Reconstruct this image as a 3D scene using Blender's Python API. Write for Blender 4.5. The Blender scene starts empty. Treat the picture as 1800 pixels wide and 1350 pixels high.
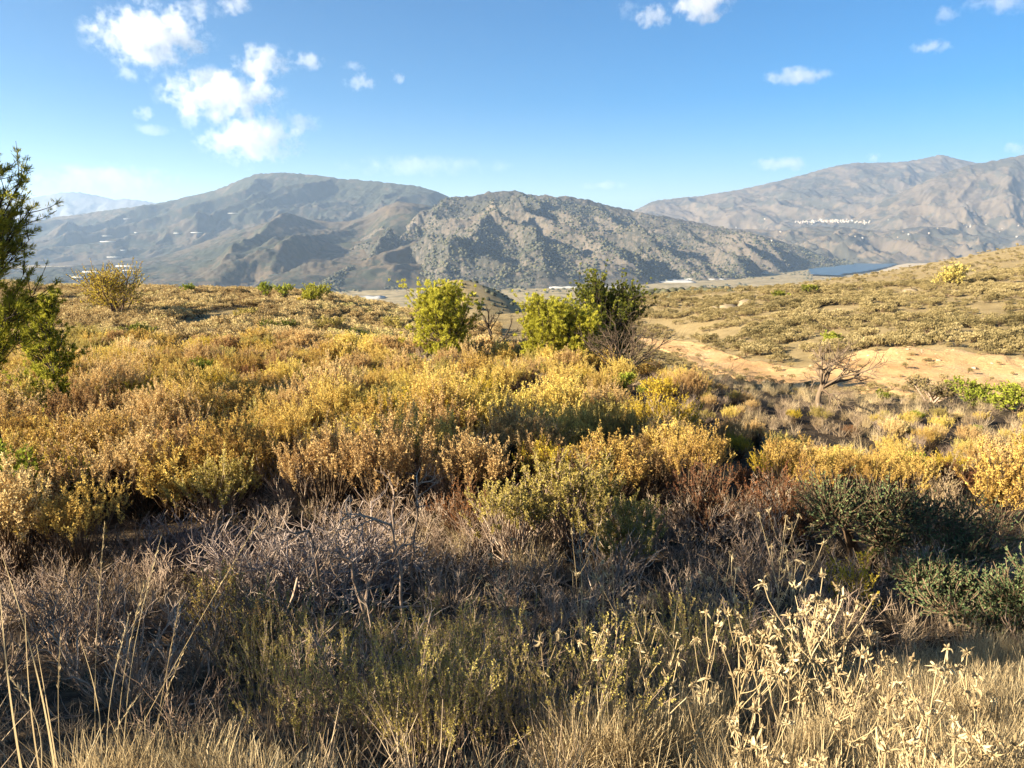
import bpy, math, random
import numpy as np

C = bpy.context.scene.collection
SC = bpy.context.scene

# ------------------------------------------------------------------ camera, light, exposure
FPX = 1285.0                       # focal length in pixels of an 1800 pixel wide frame
PITCH = math.radians(11.65)
cam_d = bpy.data.cameras.new("camera")
cam = bpy.data.objects.new("camera", cam_d)
C.objects.link(cam)
cam.location = (0, 0, 0)
cam.rotation_euler = (math.radians(90) - PITCH, 0, 0)
cam_d.sensor_fit = 'HORIZONTAL'
cam_d.sensor_width = 36.0
cam_d.lens = 36.0 * FPX / 1800.0
cam_d.clip_start = 0.05
cam_d.clip_end = 90000
SC.camera = cam

SUN_EL = math.radians(21)
SUN_TRAVEL = np.array([0.93, 0.36])           # where the light goes, seen from above
SUN_TRAVEL = SUN_TRAVEL / np.linalg.norm(SUN_TRAVEL)
world = bpy.data.worlds.new("World")
SC.world = world
world.use_nodes = True
wn = world.node_tree.nodes
sky = wn.new("ShaderNodeTexSky")
sky.sky_type = 'NISHITA'
sky.sun_disc = False
sky.sun_elevation = SUN_EL
sky.sun_rotation = math.atan2(-SUN_TRAVEL[0], -SUN_TRAVEL[1])
sky.altitude = 600
sky.air_density = 1.0
sky.dust_density = 0.1
sky.ozone_density = 4.5
bg = wn["Background"]
bg.inputs["Strength"].default_value = 0.030
hs = wn.new("ShaderNodeHueSaturation")
hs.inputs["Saturation"].default_value = 1.48
world.node_tree.links.new(sky.outputs[0], hs.inputs["Color"])
world.node_tree.links.new(hs.outputs[0], bg.inputs["Color"])

sun_d = bpy.data.lights.new("sun", 'SUN')
sun_d.energy = 5.0
sun_d.angle = math.radians(0.5)
sun_d.color = (1.0, 0.87, 0.66)
sun = bpy.data.objects.new("sun", sun_d)
C.objects.link(sun)
from mathutils import Vector, Matrix
tv = Vector((SUN_TRAVEL[0] * math.cos(SUN_EL), SUN_TRAVEL[1] * math.cos(SUN_EL), -math.sin(SUN_EL)))
sun.rotation_euler = tv.to_track_quat('-Z', 'Y').to_euler()

SC.view_settings.view_transform = 'Standard'
SC.view_settings.look = 'None'
SC.view_settings.exposure = 2.3
SC.view_settings.gamma = 1.0
SC.view_settings.use_curve_mapping = False
SC.render.engine = 'CYCLES'
SC.cycles.max_bounces = 8
SC.cycles.diffuse_bounces = 3
SC.cycles.transmission_bounces = 3
SC.cycles.transparent_max_bounces = 8
SC.cycles.volume_bounces = 6
SC.cycles.sample_clamp_indirect = 4.0

# ------------------------------------------------------------------ helpers
RNG = np.random.default_rng(7)

def ray(u, v):
    """slopes x/y and z/y of the line of sight through a pixel of the 1800 x 1350 frame"""
    a = (u - 900.0) / FPX
    b = (675.0 - v) / FPX
    y = math.cos(PITCH) + b * math.sin(PITCH)
    z = -math.sin(PITCH) + b * math.cos(PITCH)
    return a / y, z / y

def px(u, v, d):
    sx, sz = ray(u, v)
    return np.array([sx * d, d, sz * d])

def tag(o, label=None, cat=None, group=None, kind=None):
    if label: o["label"] = label
    if cat: o["category"] = cat
    if group: o["group"] = group
    if kind: o["kind"] = kind
    return o

def link(name, me, mats=(), parent=None):
    for m in mats:
        me.materials.append(m)
    o = bpy.data.objects.new(name, me)
    C.objects.link(o)
    if parent is not None:
        o.parent = parent
    return o

def mesh_np(name, V, F, tint=None, smooth=False, mat_idx=None, attrs=None):
    """V (n,3); F a list of integer arrays (m,k) of faces; tint one number per vertex"""
    me = bpy.data.meshes.new(name)
    V = np.asarray(V, dtype=np.float32)
    F = [np.asarray(f, dtype=np.int32) for f in (F if isinstance(F, list) else [F]) if len(f)]
    me.vertices.add(len(V))
    me.vertices.foreach_set("co", V.ravel())
    loops = np.concatenate([f.ravel() for f in F])
    sizes = np.concatenate([np.full(len(f), f.shape[1], dtype=np.int32) for f in F])
    starts = np.concatenate([[0], np.cumsum(sizes)[:-1]]).astype(np.int32)
    me.loops.add(len(loops))
    me.loops.foreach_set("vertex_index", loops)
    me.polygons.add(len(sizes))
    me.polygons.foreach_set("loop_start", starts)
    me.polygons.foreach_set("loop_total", sizes)
    if mat_idx is not None:
        me.polygons.foreach_set("material_index", np.asarray(mat_idx, dtype=np.int32))
    if smooth:
        me.polygons.foreach_set("use_smooth", np.ones(len(sizes), dtype=bool))
    me.update(calc_edges=True)
    if tint is not None:
        a = me.attributes.new("tint", 'FLOAT', 'POINT')
        a.data.foreach_set("value", np.asarray(tint, dtype=np.float32))
    for k, val in (attrs or {}).items():
        a = me.attributes.new(k, 'FLOAT', 'POINT')
        a.data.foreach_set("value", np.asarray(val, dtype=np.float32))
    return me

class Geo:
    """collects pieces of geometry into one mesh"""
    def __init__(s):
        s.V, s.F, s.T, s.n = [], [], [], 0
    def add(s, V, F, tint=0.5):
        V = np.asarray(V, dtype=np.float32).reshape(-1, 3)
        for f in (F if isinstance(F, list) else [F]):
            if len(f): s.F.append(np.asarray(f) + s.n)
        s.V.append(V)
        s.T.append(np.broadcast_to(np.asarray(tint, dtype=np.float32), (len(V),)) if np.ndim(tint) == 0 else np.asarray(tint, dtype=np.float32))
        s.n += len(V)
        return s
    def mesh(s, name, smooth=False):
        by = {}
        for f in s.F:
            by.setdefault(f.shape[1], []).append(f)
        return mesh_np(name, np.concatenate(s.V), [np.concatenate(v) for v in by.values()], np.concatenate(s.T), smooth)
    def obj(s, name, mats, parent=None, smooth=False):
        return link(name, s.mesh(name, smooth), mats, parent)

def _h(ix, iy, seed):
    h = (ix * 374761393 + iy * 668265263 + seed * 144665) & 0xFFFFFFFF
    h = ((h ^ (h >> 13)) * 1274126177) & 0xFFFFFFFF
    return (h ^ (h >> 16)) & 0xFFFFFFFF

def perlin(x, y, seed=0):
    x = np.asarray(x, dtype=np.float64); y = np.asarray(y, dtype=np.float64)
    x0 = np.floor(x).astype(np.int64); y0 = np.floor(y).astype(np.int64)
    fx = x - x0; fy = y - y0
    def g(ix, iy, dx, dy):
        a = _h(ix, iy, seed) / 4294967296.0 * 2 * np.pi
        return np.cos(a) * dx + np.sin(a) * dy
    u = fx * fx * fx * (fx * (fx * 6 - 15) + 10)
    v = fy * fy * fy * (fy * (fy * 6 - 15) + 10)
    n00 = g(x0, y0, fx, fy); n10 = g(x0 + 1, y0, fx - 1, fy)
    n01 = g(x0, y0 + 1, fx, fy - 1); n11 = g(x0 + 1, y0 + 1, fx - 1, fy - 1)
    return ((n00 * (1 - u) + n10 * u) * (1 - v) + (n01 * (1 - u) + n11 * u) * v) * 1.414

def fbm(x, y, oct=5, seed=0, gain=0.5):
    r = 0; a = 1.0
    for i in range(oct):
        r = r + a * perlin(x, y, seed + i * 17); x = x * 2.03; y = y * 2.03; a *= gain
    return r

def ridged(x, y, oct=5, seed=0, gain=0.5):
    r = 0; a = 1.0; w = 1.0
    for i in range(oct):
        n = 1 - np.abs(perlin(x, y, seed + i * 31)) * 1.6
        n = np.clip(n, 0, 1) ** 1.6
        r = r + a * n * w; w = np.clip(n * 1.5, 0.2, 1); x = x * 2.07; y = y * 2.07; a *= gain
    return r

def smooth01(a, b, x):
    t = np.clip((x - a) / (b - a), 0, 1)
    return t * t * (3 - 2 * t)

# ------------------------------------------------------------------ materials
def new_mat(name):
    m = bpy.data.materials.new(name)
    m.use_nodes = True
    nt = m.node_tree
    for n in list(nt.nodes): nt.nodes.remove(n)
    out = nt.nodes.new("ShaderNodeOutputMaterial")
    return m, nt, out

def N(nt, t, **kw):
    n = nt.nodes.new(t)
    for k, v in kw.items():
        setattr(n, k, v)
    return n

def noise(nt, vec, scale, detail=4, rough=0.55):
    n = N(nt, "ShaderNodeTexNoise")
    n.inputs["Scale"].default_value = scale
    n.inputs["Detail"].default_value = detail
    n.inputs["Roughness"].default_value = rough
    if vec is not None: nt.links.new(vec, n.inputs["Vector"])
    return n.outputs["Fac"]

def ramp(nt, fac, stops, interp='LINEAR'):
    r = N(nt, "ShaderNodeValToRGB")
    r.color_ramp.interpolation = interp
    els = r.color_ramp.elements
    while len(els) < len(stops): els.new(0.5)
    for e, (p, c) in zip(els, stops):
        e.position = p
        e.color = (c[0], c[1], c[2], 1) if not isinstance(c, (int, float)) else (c, c, c, 1)
    nt.links.new(fac, r.inputs[0])
    return r.outputs[0]

def mixc(nt, fac, a, b, mode='MIX'):
    m = N(nt, "ShaderNodeMix", data_type='RGBA', blend_type=mode)
    for s, k in ((fac, 0), (a, 6), (b, 7)):
        if isinstance(s, (int, float)): m.inputs[k].default_value = s
        elif isinstance(s, tuple): m.inputs[k].default_value = (s[0], s[1], s[2], 1)
        else: nt.links.new(s, m.inputs[k])
    return m.outputs[2]

def math_n(nt, op, a, b=None, c=None, clamp=False):
    m = N(nt, "ShaderNodeMath", operation=op, use_clamp=clamp)
    for i, s in enumerate((a, b, c)):
        if s is None: continue
        if isinstance(s, (int, float)): m.inputs[i].default_value = s
        else: nt.links.new(s, m.inputs[i])
    return m.outputs[0]

def attr(nt, name):
    a = N(nt, "ShaderNodeAttribute", attribute_name=name)
    return a.outputs["Fac"]

def diffuse_out(nt, out, col, rough=0.95, spec=0.1, bump=None, bump_d=1.0, strength=0.6):
    p = N(nt, "ShaderNodeBsdfPrincipled")
    p.inputs["Roughness"].default_value = rough
    p.inputs["Specular IOR Level"].default_value = spec
    if isinstance(col, tuple): p.inputs["Base Color"].default_value = (*col, 1)
    else: nt.links.new(col, p.inputs["Base Color"])
    if bump is not None:
        b = N(nt, "ShaderNodeBump")
        b.inputs["Distance"].default_value = bump_d
        b.inputs["Strength"].default_value = strength
        nt.links.new(bump, b.inputs["Height"])
        nt.links.new(b.outputs[0], p.inputs["Normal"])
    nt.links.new(p.outputs[0], out.inputs["Surface"])
    return p

def plain_mat(name, col, rough=0.9, var=0.25, scale=8.0, spec=0.1):
    m, nt, out = new_mat(name)
    g = N(nt, "ShaderNodeTexCoord").outputs["Object"]
    n = noise(nt, g, scale)
    c = ramp(nt, n, [(0.25, tuple(x * (1 - var) for x in col)), (0.75, tuple(min(1, x * (1 + var)) for x in col))])
    diffuse_out(nt, out, c, rough, spec)
    return m

def mountain_mat(name, soil, soil2, scrub, scrub_scale, cover, big_scale=0.0012, bump_scale=0.02, bump_d=12):
    m, nt, out = new_mat(name)
    pos = N(nt, "ShaderNodeNewGeometry").outputs["Position"]
    big = noise(nt, pos, big_scale, 5)
    small = noise(nt, pos, scrub_scale, 6, 0.68)
    mid = noise(nt, pos, big_scale * 6, 4)
    c = mixc(nt, ramp(nt, mid, [(0.35, 0.0), (0.65, 1.0)]), soil, soil2)
    s = math_n(nt, 'ADD', small, math_n(nt, 'MULTIPLY', math_n(nt, 'SUBTRACT', big, 0.5), 0.9))
    s = math_n(nt, 'ADD', s, cover)
    c = mixc(nt, ramp(nt, s, [(0.48, 0.0), (0.57, 1.0)]), c, scrub)
    diffuse_out(nt, out, c, bump=small, bump_d=bump_d, strength=0.5)
    return m

# ------------------------------------------------------------------ ground, one sheet to the horizon
cp = []      # control points: azimuth, log distance, height / distance
def cpt(x, y, z):
    r = math.hypot(x, y)
    cp.append((math.atan2(x, y), math.log(r), z / r))
def cpx(u, v, d): cpt(*px(u, v, d))

PROF_Y = [1, 2.5, 4, 6, 10, 15, 22, 30]
PROF_Z = [-1.95, -2.45, -3.15, -4.0, -5.0, -5.6, -6.1, -6.5]
for t in (-0.95, -0.6, -0.2, 0.2, 0.6, 0.95):
    for y, z in zip(PROF_Y, PROF_Z):
        if y > 20 and t > 0.25: continue
        cpt(t * y, y, z)
for t in (-0.72, -0.45, -0.25):
    for y, z in ((40, -6.8), (60, -7.0), (85, -6.75), (105, -8.5), (150, -20), (300, -75), (700, -170)):
        cpt(t * y, y, z if t < -0.3 or y < 60 else z - 0.9)
for y, z in ((40, -7.2), (60, -9.5), (100, -12), (200, -24), (500, -68), (1000, -125)):
    cpt(-0.06 * y, y, z); cpt(0.08 * y, y, z)
# the right side: field edge, track, bank, first hill, second hill
for u, v, d in ((1180, 700, 26), (1400, 725, 27), (1600, 745, 26), (1800, 760, 25),
                (1140, 625, 62), (1140, 603, 85), (1250, 640, 60), (1300, 665, 48), (1450, 672, 46), (1700, 684, 42), (1900, 696, 40),
                (1450, 690, 40), (1650, 702, 36), (1850, 720, 33),
                (1450, 627, 58), (1600, 614, 55), (1800, 628, 52), (1900, 632, 50),
                (1150, 580, 100), (1150, 524, 150), (1150, 516, 300), (1300, 560, 90), (1300, 522, 122), (1500, 560, 80), (1500, 513, 112), (1700, 555, 75),
                (1700, 496, 112), (1800, 550, 72), (1800, 484, 108), (1950, 540, 72), (1950, 465, 108),
                (1400, 516, 170), (1600, 508, 170), (1800, 486, 165),
                (1300, 512, 300), (1450, 497, 300), (1600, 473, 380), (1700, 452, 420), (1800, 432, 430), (1950, 410, 430),
                (1300, 520, 600), (1500, 500, 620), (1700, 470, 640), (1850, 440, 620),
                (1300, 535, 1100), (1500, 530, 1100), (1750, 520, 1100)):
    cpx(u, v, d)
for t in (-0.75, -0.5, -0.25, 0.0, 0.25, 0.5, 0.75):
    for y, z in ((2000, -200), (3000, -203), (6000, -204), (26000, -206)):
        cpt(t * y, y, z)
for a in (-180, -150, -120, -90, -62, 62, 90, 120, 150, 180):
    side = abs(a) < 70
    for r, z in ((0.4, -1.7), (2, -2.0 if side else -1.7), (6, -3.0 if side else -1.75), (15, -4.4 if side else -1.9), (40, -6 if side else -2), (120, -9 if side else -4), (600, -60), (2500, -195), (26000, -206)):
        cpt(r * math.sin(math.radians(a)), r * math.cos(math.radians(a)), z)
cp = np.array(cp)
KA = 2.2
def _feat(a, l): return np.stack([np.asarray(a) * KA, np.asarray(l)], -1)
def _tps(r2): return 0.5 * r2 * np.log(r2 + 1e-12)
_P = _feat(cp[:, 0], cp[:, 1])
_n = len(_P)
_D2 = ((_P[:, None] - _P[None]) ** 2).sum(-1)
_A = np.zeros((_n + 3, _n + 3))
_A[:_n, :_n] = _tps(_D2) + np.eye(_n) * 0.004
_A[:_n, _n:] = np.c_[np.ones(_n), _P]; _A[_n:, :_n] = _A[:_n, _n:].T
_W = np.linalg.solve(_A, np.r_[cp[:, 2], 0, 0, 0])

def ground_z(x, y):
    x = np.asarray(x, dtype=np.float64); y = np.asarray(y, dtype=np.float64)
    sh = x.shape
    x = x.ravel(); y = y.ravel()
    r = np.maximum(np.hypot(x, y), 0.35)
    Q = _feat(np.arctan2(x, y), np.log(r))
    z = np.empty(len(x))
    for i in range(0, len(x), 20000):
        q = Q[i:i + 20000]
        d2 = ((q[:, None] - _P[None]) ** 2).sum(-1)
        z[i:i + 20000] = _tps(d2) @ _W[:_n] + _W[_n] + q @ _W[_n + 1:]
    z = z * r
    # a dark rounded knoll beyond the field
    for (kx, ky, kh, sx_, sy_) in KNOLLS:
        dd = ((x - kx) / sx_) ** 2 + ((y - ky) / sy_) ** 2
        z = np.maximum(z, z + kh * np.exp(-dd * 1.3))
    amp = np.clip(r * 0.012, 0.02, 0.35) * smooth01(3000, 900, r)
    z = z + amp * fbm(x / 2.5, y / 2.5, 3, 5) * 0.5 + np.clip((r - 45) / 100, 0, 1) * smooth01(2500, 800, r) * fbm(x / 28, y / 28, 3, 9) * 0.9
    vf = smooth01(1100, 2000, r)
    z = z * (1 - vf) - 204.0 * vf
    return z.reshape(sh)

KNOLLS = []
_k = px(765, 505, 560)
_kz = float(ground_z(np.array([_k[0]]), np.array([_k[1]]))[0])
KNOLLS.append((_k[0], _k[1], (_k[2] - _kz) * 0.9, 46, 80))
_k2 = px(880, 531, 560)
KNOLLS.append((_k2[0], _k2[1], (_k[2] - _kz) * 0.42, 42, 70))

def gz(x, y): return float(ground_z(np.array([x]), np.array([y]))[0])

az = np.radians(np.r_[-180:-44:4.0, -44:44:0.24, 44:181:4.0])
lr = np.exp(np.r_[math.log(0.35):math.log(30):0.035, math.log(30):math.log(900):0.018, math.log(900):math.log(27000):0.05])
AA, RR = np.meshgrid(az, lr)
GX, GY = RR * np.sin(AA), RR * np.cos(AA)
GZ = ground_z(GX, GY)
def grid_faces(nr, nc):
    i = np.arange(nr - 1)[:, None] * nc + np.arange(nc - 1)[None]
    return np.stack([i, i + 1, i + nc + 1, i + nc], -1).reshape(-1, 4)
def mat_ground():
    m, nt, out = new_mat("hillside_soil")
    pos = N(nt, "ShaderNodeNewGeometry").outputs["Position"]
    near = attr(nt, "field"); val = attr(nt, "valley")
    n1 = noise(nt, pos, 0.35, 6, 0.65); n2 = noise(nt, pos, 6.0, 5, 0.7); n3 = noise(nt, pos, 0.02, 6, 0.65)
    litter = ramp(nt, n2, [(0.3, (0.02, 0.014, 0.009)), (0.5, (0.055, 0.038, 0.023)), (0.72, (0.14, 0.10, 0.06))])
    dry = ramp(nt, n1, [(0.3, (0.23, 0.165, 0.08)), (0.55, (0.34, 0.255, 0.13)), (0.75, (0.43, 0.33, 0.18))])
    dry = mixc(nt, math_n(nt, 'MULTIPLY', n2, 0.6), dry, (0.13, 0.10, 0.035))
    plain = ramp(nt, n3, [(0.3, (0.10, 0.095, 0.045)), (0.45, (0.22, 0.17, 0.085)), (0.6, (0.34, 0.27, 0.15)), (0.75, (0.16, 0.14, 0.07))])
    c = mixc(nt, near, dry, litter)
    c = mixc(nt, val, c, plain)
    diffuse_out(nt, out, c, bump=n2, bump_d=0.12, strength=0.8)
    return m
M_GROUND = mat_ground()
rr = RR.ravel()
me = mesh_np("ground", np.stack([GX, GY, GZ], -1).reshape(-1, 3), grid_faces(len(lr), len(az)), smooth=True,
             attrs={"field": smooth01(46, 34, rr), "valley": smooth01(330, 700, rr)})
tag(link("ground", me, [M_GROUND]), kind='structure')

# ------------------------------------------------------------------ mountains
def interp_uv(pts, u):
    pts = np.array(pts, dtype=float)
    # rounded interpolation through the skyline points
    uu = np.linspace(pts[0, 0], pts[-1, 0], 1200)
    vv = np.interp(uu, pts[:, 0], pts[:, 1])
    k = np.hanning(25); k /= k.sum()
    vv = np.convolve(np.pad(vv, 12, mode='edge'), k, mode='valid')
    return np.interp(u, uu, vv)

def mountain(name, skyline, yR, yB, zB, nu, nq, mat, prof=1.1, relief=120, L=520, shear=0.6, stretch=2.2, seed=1, rough=9.0, spurs=(), fine=1.0):
    u = np.linspace(skyline[0][0], skyline[-1][0], nu)
    v = interp_uv(skyline, u)
    tx = np.array([ray(a, b) for a, b in zip(u, v)])
    q = np.r_[np.linspace(0, 1, nq), np.linspace(1.03, 1.5, nq // 6)]
    yr = np.interp(u, *np.array(yR).T) if isinstance(yR, list) else np.full(nu, yR, float)
    yb = np.interp(u, *np.array(yB).T) if isinstance(yB, list) else np.full(nu, yB, float)
    Q, U = np.meshgrid(q, u, indexing='ij')
    Y = yb + (yr - yb) * Q
    ph = 90 * fbm(U / 160.0, U * 0 + seed, 3, seed)
    X = tx[:, 0] * Y
    zr = tx[:, 1] * yr
    p = np.where(Q <= 1, np.abs(Q) ** prof, 1 - (Q - 1) * 1.1)
    Z = zB + (zr - zB) * p
    s = X + shear * (Y - Y.min()) + ph
    w1 = fbm(X / (L * 1.3), Y / (L * 1.3), 3, seed + 3) * L * 0.35
    R = ridged((s + w1) / L, (Y + w1) / (L * stretch), 6, seed) - 1.0
    env = np.clip(np.sin(np.pi * np.clip(Q, 0, 1) ** 0.8), 0, 1) ** 0.75
    env = np.where(Q > 1, 0, env)
    hscale = np.clip((zr - zB) / (0.6 * np.max(zr - zB)), 0.12, 1)
    Z = Z + relief * R * env * hscale
    Z = Z + relief * 0.12 * fine * (ridged((s + w1) / (L * 0.22), Y / (L * 0.3), 4, seed + 50) - 1) * np.clip(env * 1.5, 0, 1) * hscale
    Z = Z + rough * fbm(X / 60, Y / 60, 5, seed + 9, 0.6) * np.clip(Q * 6, 0, 1)
    for (su0, sq0, su1, sq1, amp, wid) in spurs:
        tt = np.clip(((U - su0) * (su1 - su0) + (Q - sq0) * 300 * (sq1 - sq0) * 300) / ((su1 - su0) ** 2 + ((sq1 - sq0) * 300) ** 2), 0, 1)
        dd = np.hypot(U - (su0 + tt * (su1 - su0)), (Q - (sq0 + tt * (sq1 - sq0))) * 300)
        Z = Z + amp * np.clip(1 - dd / wid, 0, 1) ** 1.3 * np.sin(np.pi * np.clip(tt * 0.9 + 0.05, 0, 1)) ** 0.5
    V = np.stack([X, Y, Z], -1).reshape(-1, 3)
    me = mesh_np(name, V, grid_faces(len(q), nu), smooth=True)
    o = link(name, me, [mat])
    tag(o, kind='structure')
    return o, (X, Y, Z, Q, U)

M_MTN_NEAR = mountain_mat("scrubby_rock_slope", (0.125, 0.102, 0.078), (0.088, 0.075, 0.059), (0.047, 0.045, 0.035), 0.05, 0.03, bump_scale=0.03, bump_d=9)
M_MTN_LEFT = mountain_mat("bare_brown_slope", (0.066, 0.054, 0.038), (0.10, 0.075, 0.048), (0.036, 0.039, 0.027), 0.012, 0.03, 0.0010, bump_d=8)
M_MTN_FAR = mountain_mat("far_grey_slope", (0.092, 0.075, 0.056), (0.135, 0.105, 0.072), (0.055, 0.052, 0.04), 0.007, 0.0, 0.0008, bump_d=10)
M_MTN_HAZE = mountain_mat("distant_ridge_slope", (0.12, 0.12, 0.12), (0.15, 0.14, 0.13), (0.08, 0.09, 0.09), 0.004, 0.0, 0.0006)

mountain("distant_mountain", [(-300, 345), (-60, 352), (60, 347), (110, 338), (140, 338), (170, 344), (205, 351), (215, 349), (245, 352), (290, 360), (400, 385), (520, 420)],
         13000, 11000, -150, 260, 40, M_MTN_HAZE, relief=90, L=900, seed=11, rough=12)
mountain("left_mountain", [(-420, 400), (-100, 402), (60, 388), (120, 379), (170, 373), (215, 366), (280, 357), (330, 346), (380, 334), (410, 321), (440, 309), (455, 305), (500, 303), (560, 308), (600, 314), (640, 317), (700, 323), (735, 327), (765, 336), (800, 351), (840, 372), (900, 400), (960, 440)],
         [(-420, 7600), (300, 7000), (960, 6200)], [(-420, 4300), (300, 4800), (960, 5400)], -215, 620, 190, M_MTN_LEFT, prof=0.95, relief=150, L=900, shear=-0.8, stretch=2.0, seed=23, rough=7, fine=0.6,
         spurs=[(620, 0.7, 330, 0.35, 90, 40), (690, 0.9, 640, 0.5, 70, 26), (430, 0.75, 200, 0.4, 80, 40), (760, 0.8, 720, 0.5, 60, 22)])
mountain("front_ridge", [(-420, 478), (-50, 475), (100, 470), (200, 463), (250, 457), (300, 446), (345, 430), (395, 413), (440, 399), (490, 386), (515, 383), (560, 388), (600, 391), (640, 384), (675, 362), (700, 354), (725, 357), (760, 362), (800, 366), (860, 380), (940, 410)],
         [(-420, 3500), (110, 3600), (250, 4200), (330, 4600), (940, 4700)], [(-420, 2200), (300, 2300), (940, 2900)], -230, 560, 170, M_MTN_LEFT, prof=0.8, relief=62, L=800, shear=-0.55, stretch=1.8, seed=37, rough=6, fine=0.7,
         spurs=[(520, 0.93, 380, 0.3, 70, 34), (640, 0.9, 470, 0.25, 60, 30)])
_o, CEN = mountain("central_mountain", [(440, 545), (520, 520), (545, 501), (562, 478), (590, 450), (622, 428), (660, 404), (700, 393), (740, 374), (770, 360), (800, 350), (830, 344), (850, 339), (875, 336), (905, 335), (930, 341), (950, 344), (1010, 346), (1030, 350), (1060, 358), (1085, 364), (1120, 373), (1200, 386), (1300, 406), (1360, 420), (1400, 431), (1440, 446), (1480, 458), (1515, 468), (1560, 486)],
         [(440, 3300), (700, 4200), (1000, 4500), (1300, 4600), (1560, 5000)], [(440, 2500), (800, 2550), (1100, 2900), (1300, 3300), (1400, 4050), (1560, 4800)], -212, 720, 260, M_MTN_NEAR, prof=0.92, relief=88, L=500, fine=0.7, shear=0.75, stretch=2.4, seed=52, rough=9,
         spurs=[(800, 0.95, 560, 0.12, 70, 30), (960, 0.9, 760, 0.1, 60, 30), (1050, 0.9, 1170, 0.1, 60, 24), (1190, 0.85, 1330, 0.1, 45, 22), (1310, 0.8, 1430, 0.1, 40, 18), (900, 0.8, 960, 0.1, 50, 24)])
mountain("right_mountain", [(1000, 420), (1060, 395), (1115, 370), (1150, 353), (1190, 348), (1230, 345), (1300, 333), (1350, 322), (1400, 310), (1450, 296), (1500, 286), (1540, 286), (1580, 285), (1610, 281), (1640, 275), (1655, 271), (1672, 277), (1715, 286), (1760, 292), (1900, 300), (2200, 330)],
         [(1000, 8400), (1650, 9600), (2200, 9600)], [(1000, 6400), (2200, 6600)], -215, 520, 200, M_MTN_FAR, prof=1.0, relief=130, L=1000, fine=0.6, shear=0.4, stretch=1.6, seed=71, rough=8)
mountain("right_shoulder", [(1380, 440), (1450, 410), (1500, 384), (1540, 360), (1590, 336), (1640, 312), (1700, 291), (1760, 280), (1800, 271), (1900, 254), (2200, 250)],
         [(1380, 6900), (2200, 7800)], [(1380, 6000), (2200, 5600)], -215, 360, 150, M_MTN_FAR, prof=1.0, relief=110, L=700, shear=-0.2, stretch=1.6, seed=83, rough=7, fine=0.8)
mountain("lakeside_hills", [(1060, 470), (1150, 430), (1230, 408), (1300, 402), (1370, 405), (1430, 398), (1500, 400), (1545, 408), (1580, 404), (1620, 398), (1670, 400), (1710, 413), (1760, 418), (1820, 412), (1950, 405), (2200, 420)],
         [(1060, 5900), (2200, 6100)], [(1060, 4700), (1450, 4800), (1600, 4850), (2200, 4200)], -214, 420, 130, M_MTN_FAR, prof=0.8, relief=80, L=380, shear=0.3, stretch=1.3, seed=97, rough=7)

# scrub trees that dot the central mountain, too many to count
def blob_mesh(name, seed, n=1, flat=0.75):
    r = np.random.default_rng(seed)
    import bmesh
    bm = bmesh.new()
    bmesh.ops.create_icosphere(bm, subdivisions=2, radius=1.0)
    V = np.array([v.co[:] for v in bm.verts]); F = np.array([[v.index for v in f.verts] for f in bm.faces])
    bm.free()
    d = 1 + 0.45 * perlin(V[:, 0] * 1.7 + seed, V[:, 1] * 1.7 + V[:, 2] * 1.3, seed) + r.uniform(-0.12, 0.12, len(V))
    V = V * d[:, None]; V[:, 2] = V[:, 2] * flat + 0.35
    return V, F

# ------------------------------------------------------------------ haze
mh, nth, outh = new_mat("valley_haze")
pv = N(nth, "ShaderNodeVolumePrincipled")
pv.inputs["Color"].default_value = (0.50, 0.70, 1.0, 1)
pv.inputs["Density"].default_value = 5.3e-5
pv.inputs["Anisotropy"].default_value = 0.25
nth.links.new(pv.outputs[0], outh.inputs["Volume"])
mh.cycles.homogeneous_volume = True
x0, x1, y0, y1, z0, z1 = -28000, 28000, -27500, 27500, -330, 1250
V = [(x, y, z) for x in (x0, x1) for y in (y0, y1) for z in (z0, z1)]
F = np.array([(0, 1, 3, 2), (4, 6, 7, 5), (0, 4, 5, 1), (2, 3, 7, 6), (0, 2, 6, 4), (1, 5, 7, 3)])
HAZE = link("haze", mesh_np("haze", V, F), [mh])
tag(HAZE, kind='stuff')

# ------------------------------------------------------------------ lake and its shore
def flat_patch(name, outline, z, mat, kind='structure', sub=10, wob=0.0):
    pts = []
    n = len(outline)
    for i in range(n):
        a = np.array(outline[i]); b = np.array(outline[(i + 1) % n])
        for k in range(sub):
            pts.append(a + (b - a) * k / sub)
    P = []
    for u, v in pts:
        sx, sz = ray(u, v)
        d = z / sz
        P.append((sx * d, d, z))
    P = np.array(P)
    if wob:
        P[:, 0] += wob * fbm(P[:, 0] / 120, P[:, 1] / 120, 3, 4); P[:, 1] += wob * 2 * fbm(P[:, 0] / 120 + 9, P[:, 1] / 120, 3, 5)
    me = bpy.data.meshes.new(name)
    me.from_pydata([tuple(p) for p in P], [], [list(range(len(P)))])
    me.update()
    if me.polygons[0].normal.z < 0: me.flip_normals()
    return tag(link(name, me, [mat]), kind=kind)
mw, ntw, outw = new_mat("lake_water")
p = diffuse_out(ntw, outw, (0.035, 0.075, 0.115), rough=0.35, spec=0.2)
flat_patch("lake", [(1422, 482), (1470, 484), (1520, 477), (1550, 471), (1572, 466), (1575, 462), (1560, 460), (1520, 461), (1470, 464), (1425, 472)], -195.5, mw, wob=25)
M_SANDY = plain_mat("pale_sandy_shore", (0.42, 0.33, 0.21), scale=0.02)
flat_patch("sandy_shore", [(1515, 484), (1560, 484), (1660, 470), (1660, 462), (1590, 463), (1555, 473)], -194.0, M_SANDY, wob=20)
flat_patch("quarry_ground", [(1290, 476), (1320, 482), (1360, 482), (1345, 476), (1310, 472)], -196.5, M_SANDY, wob=20)

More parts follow.
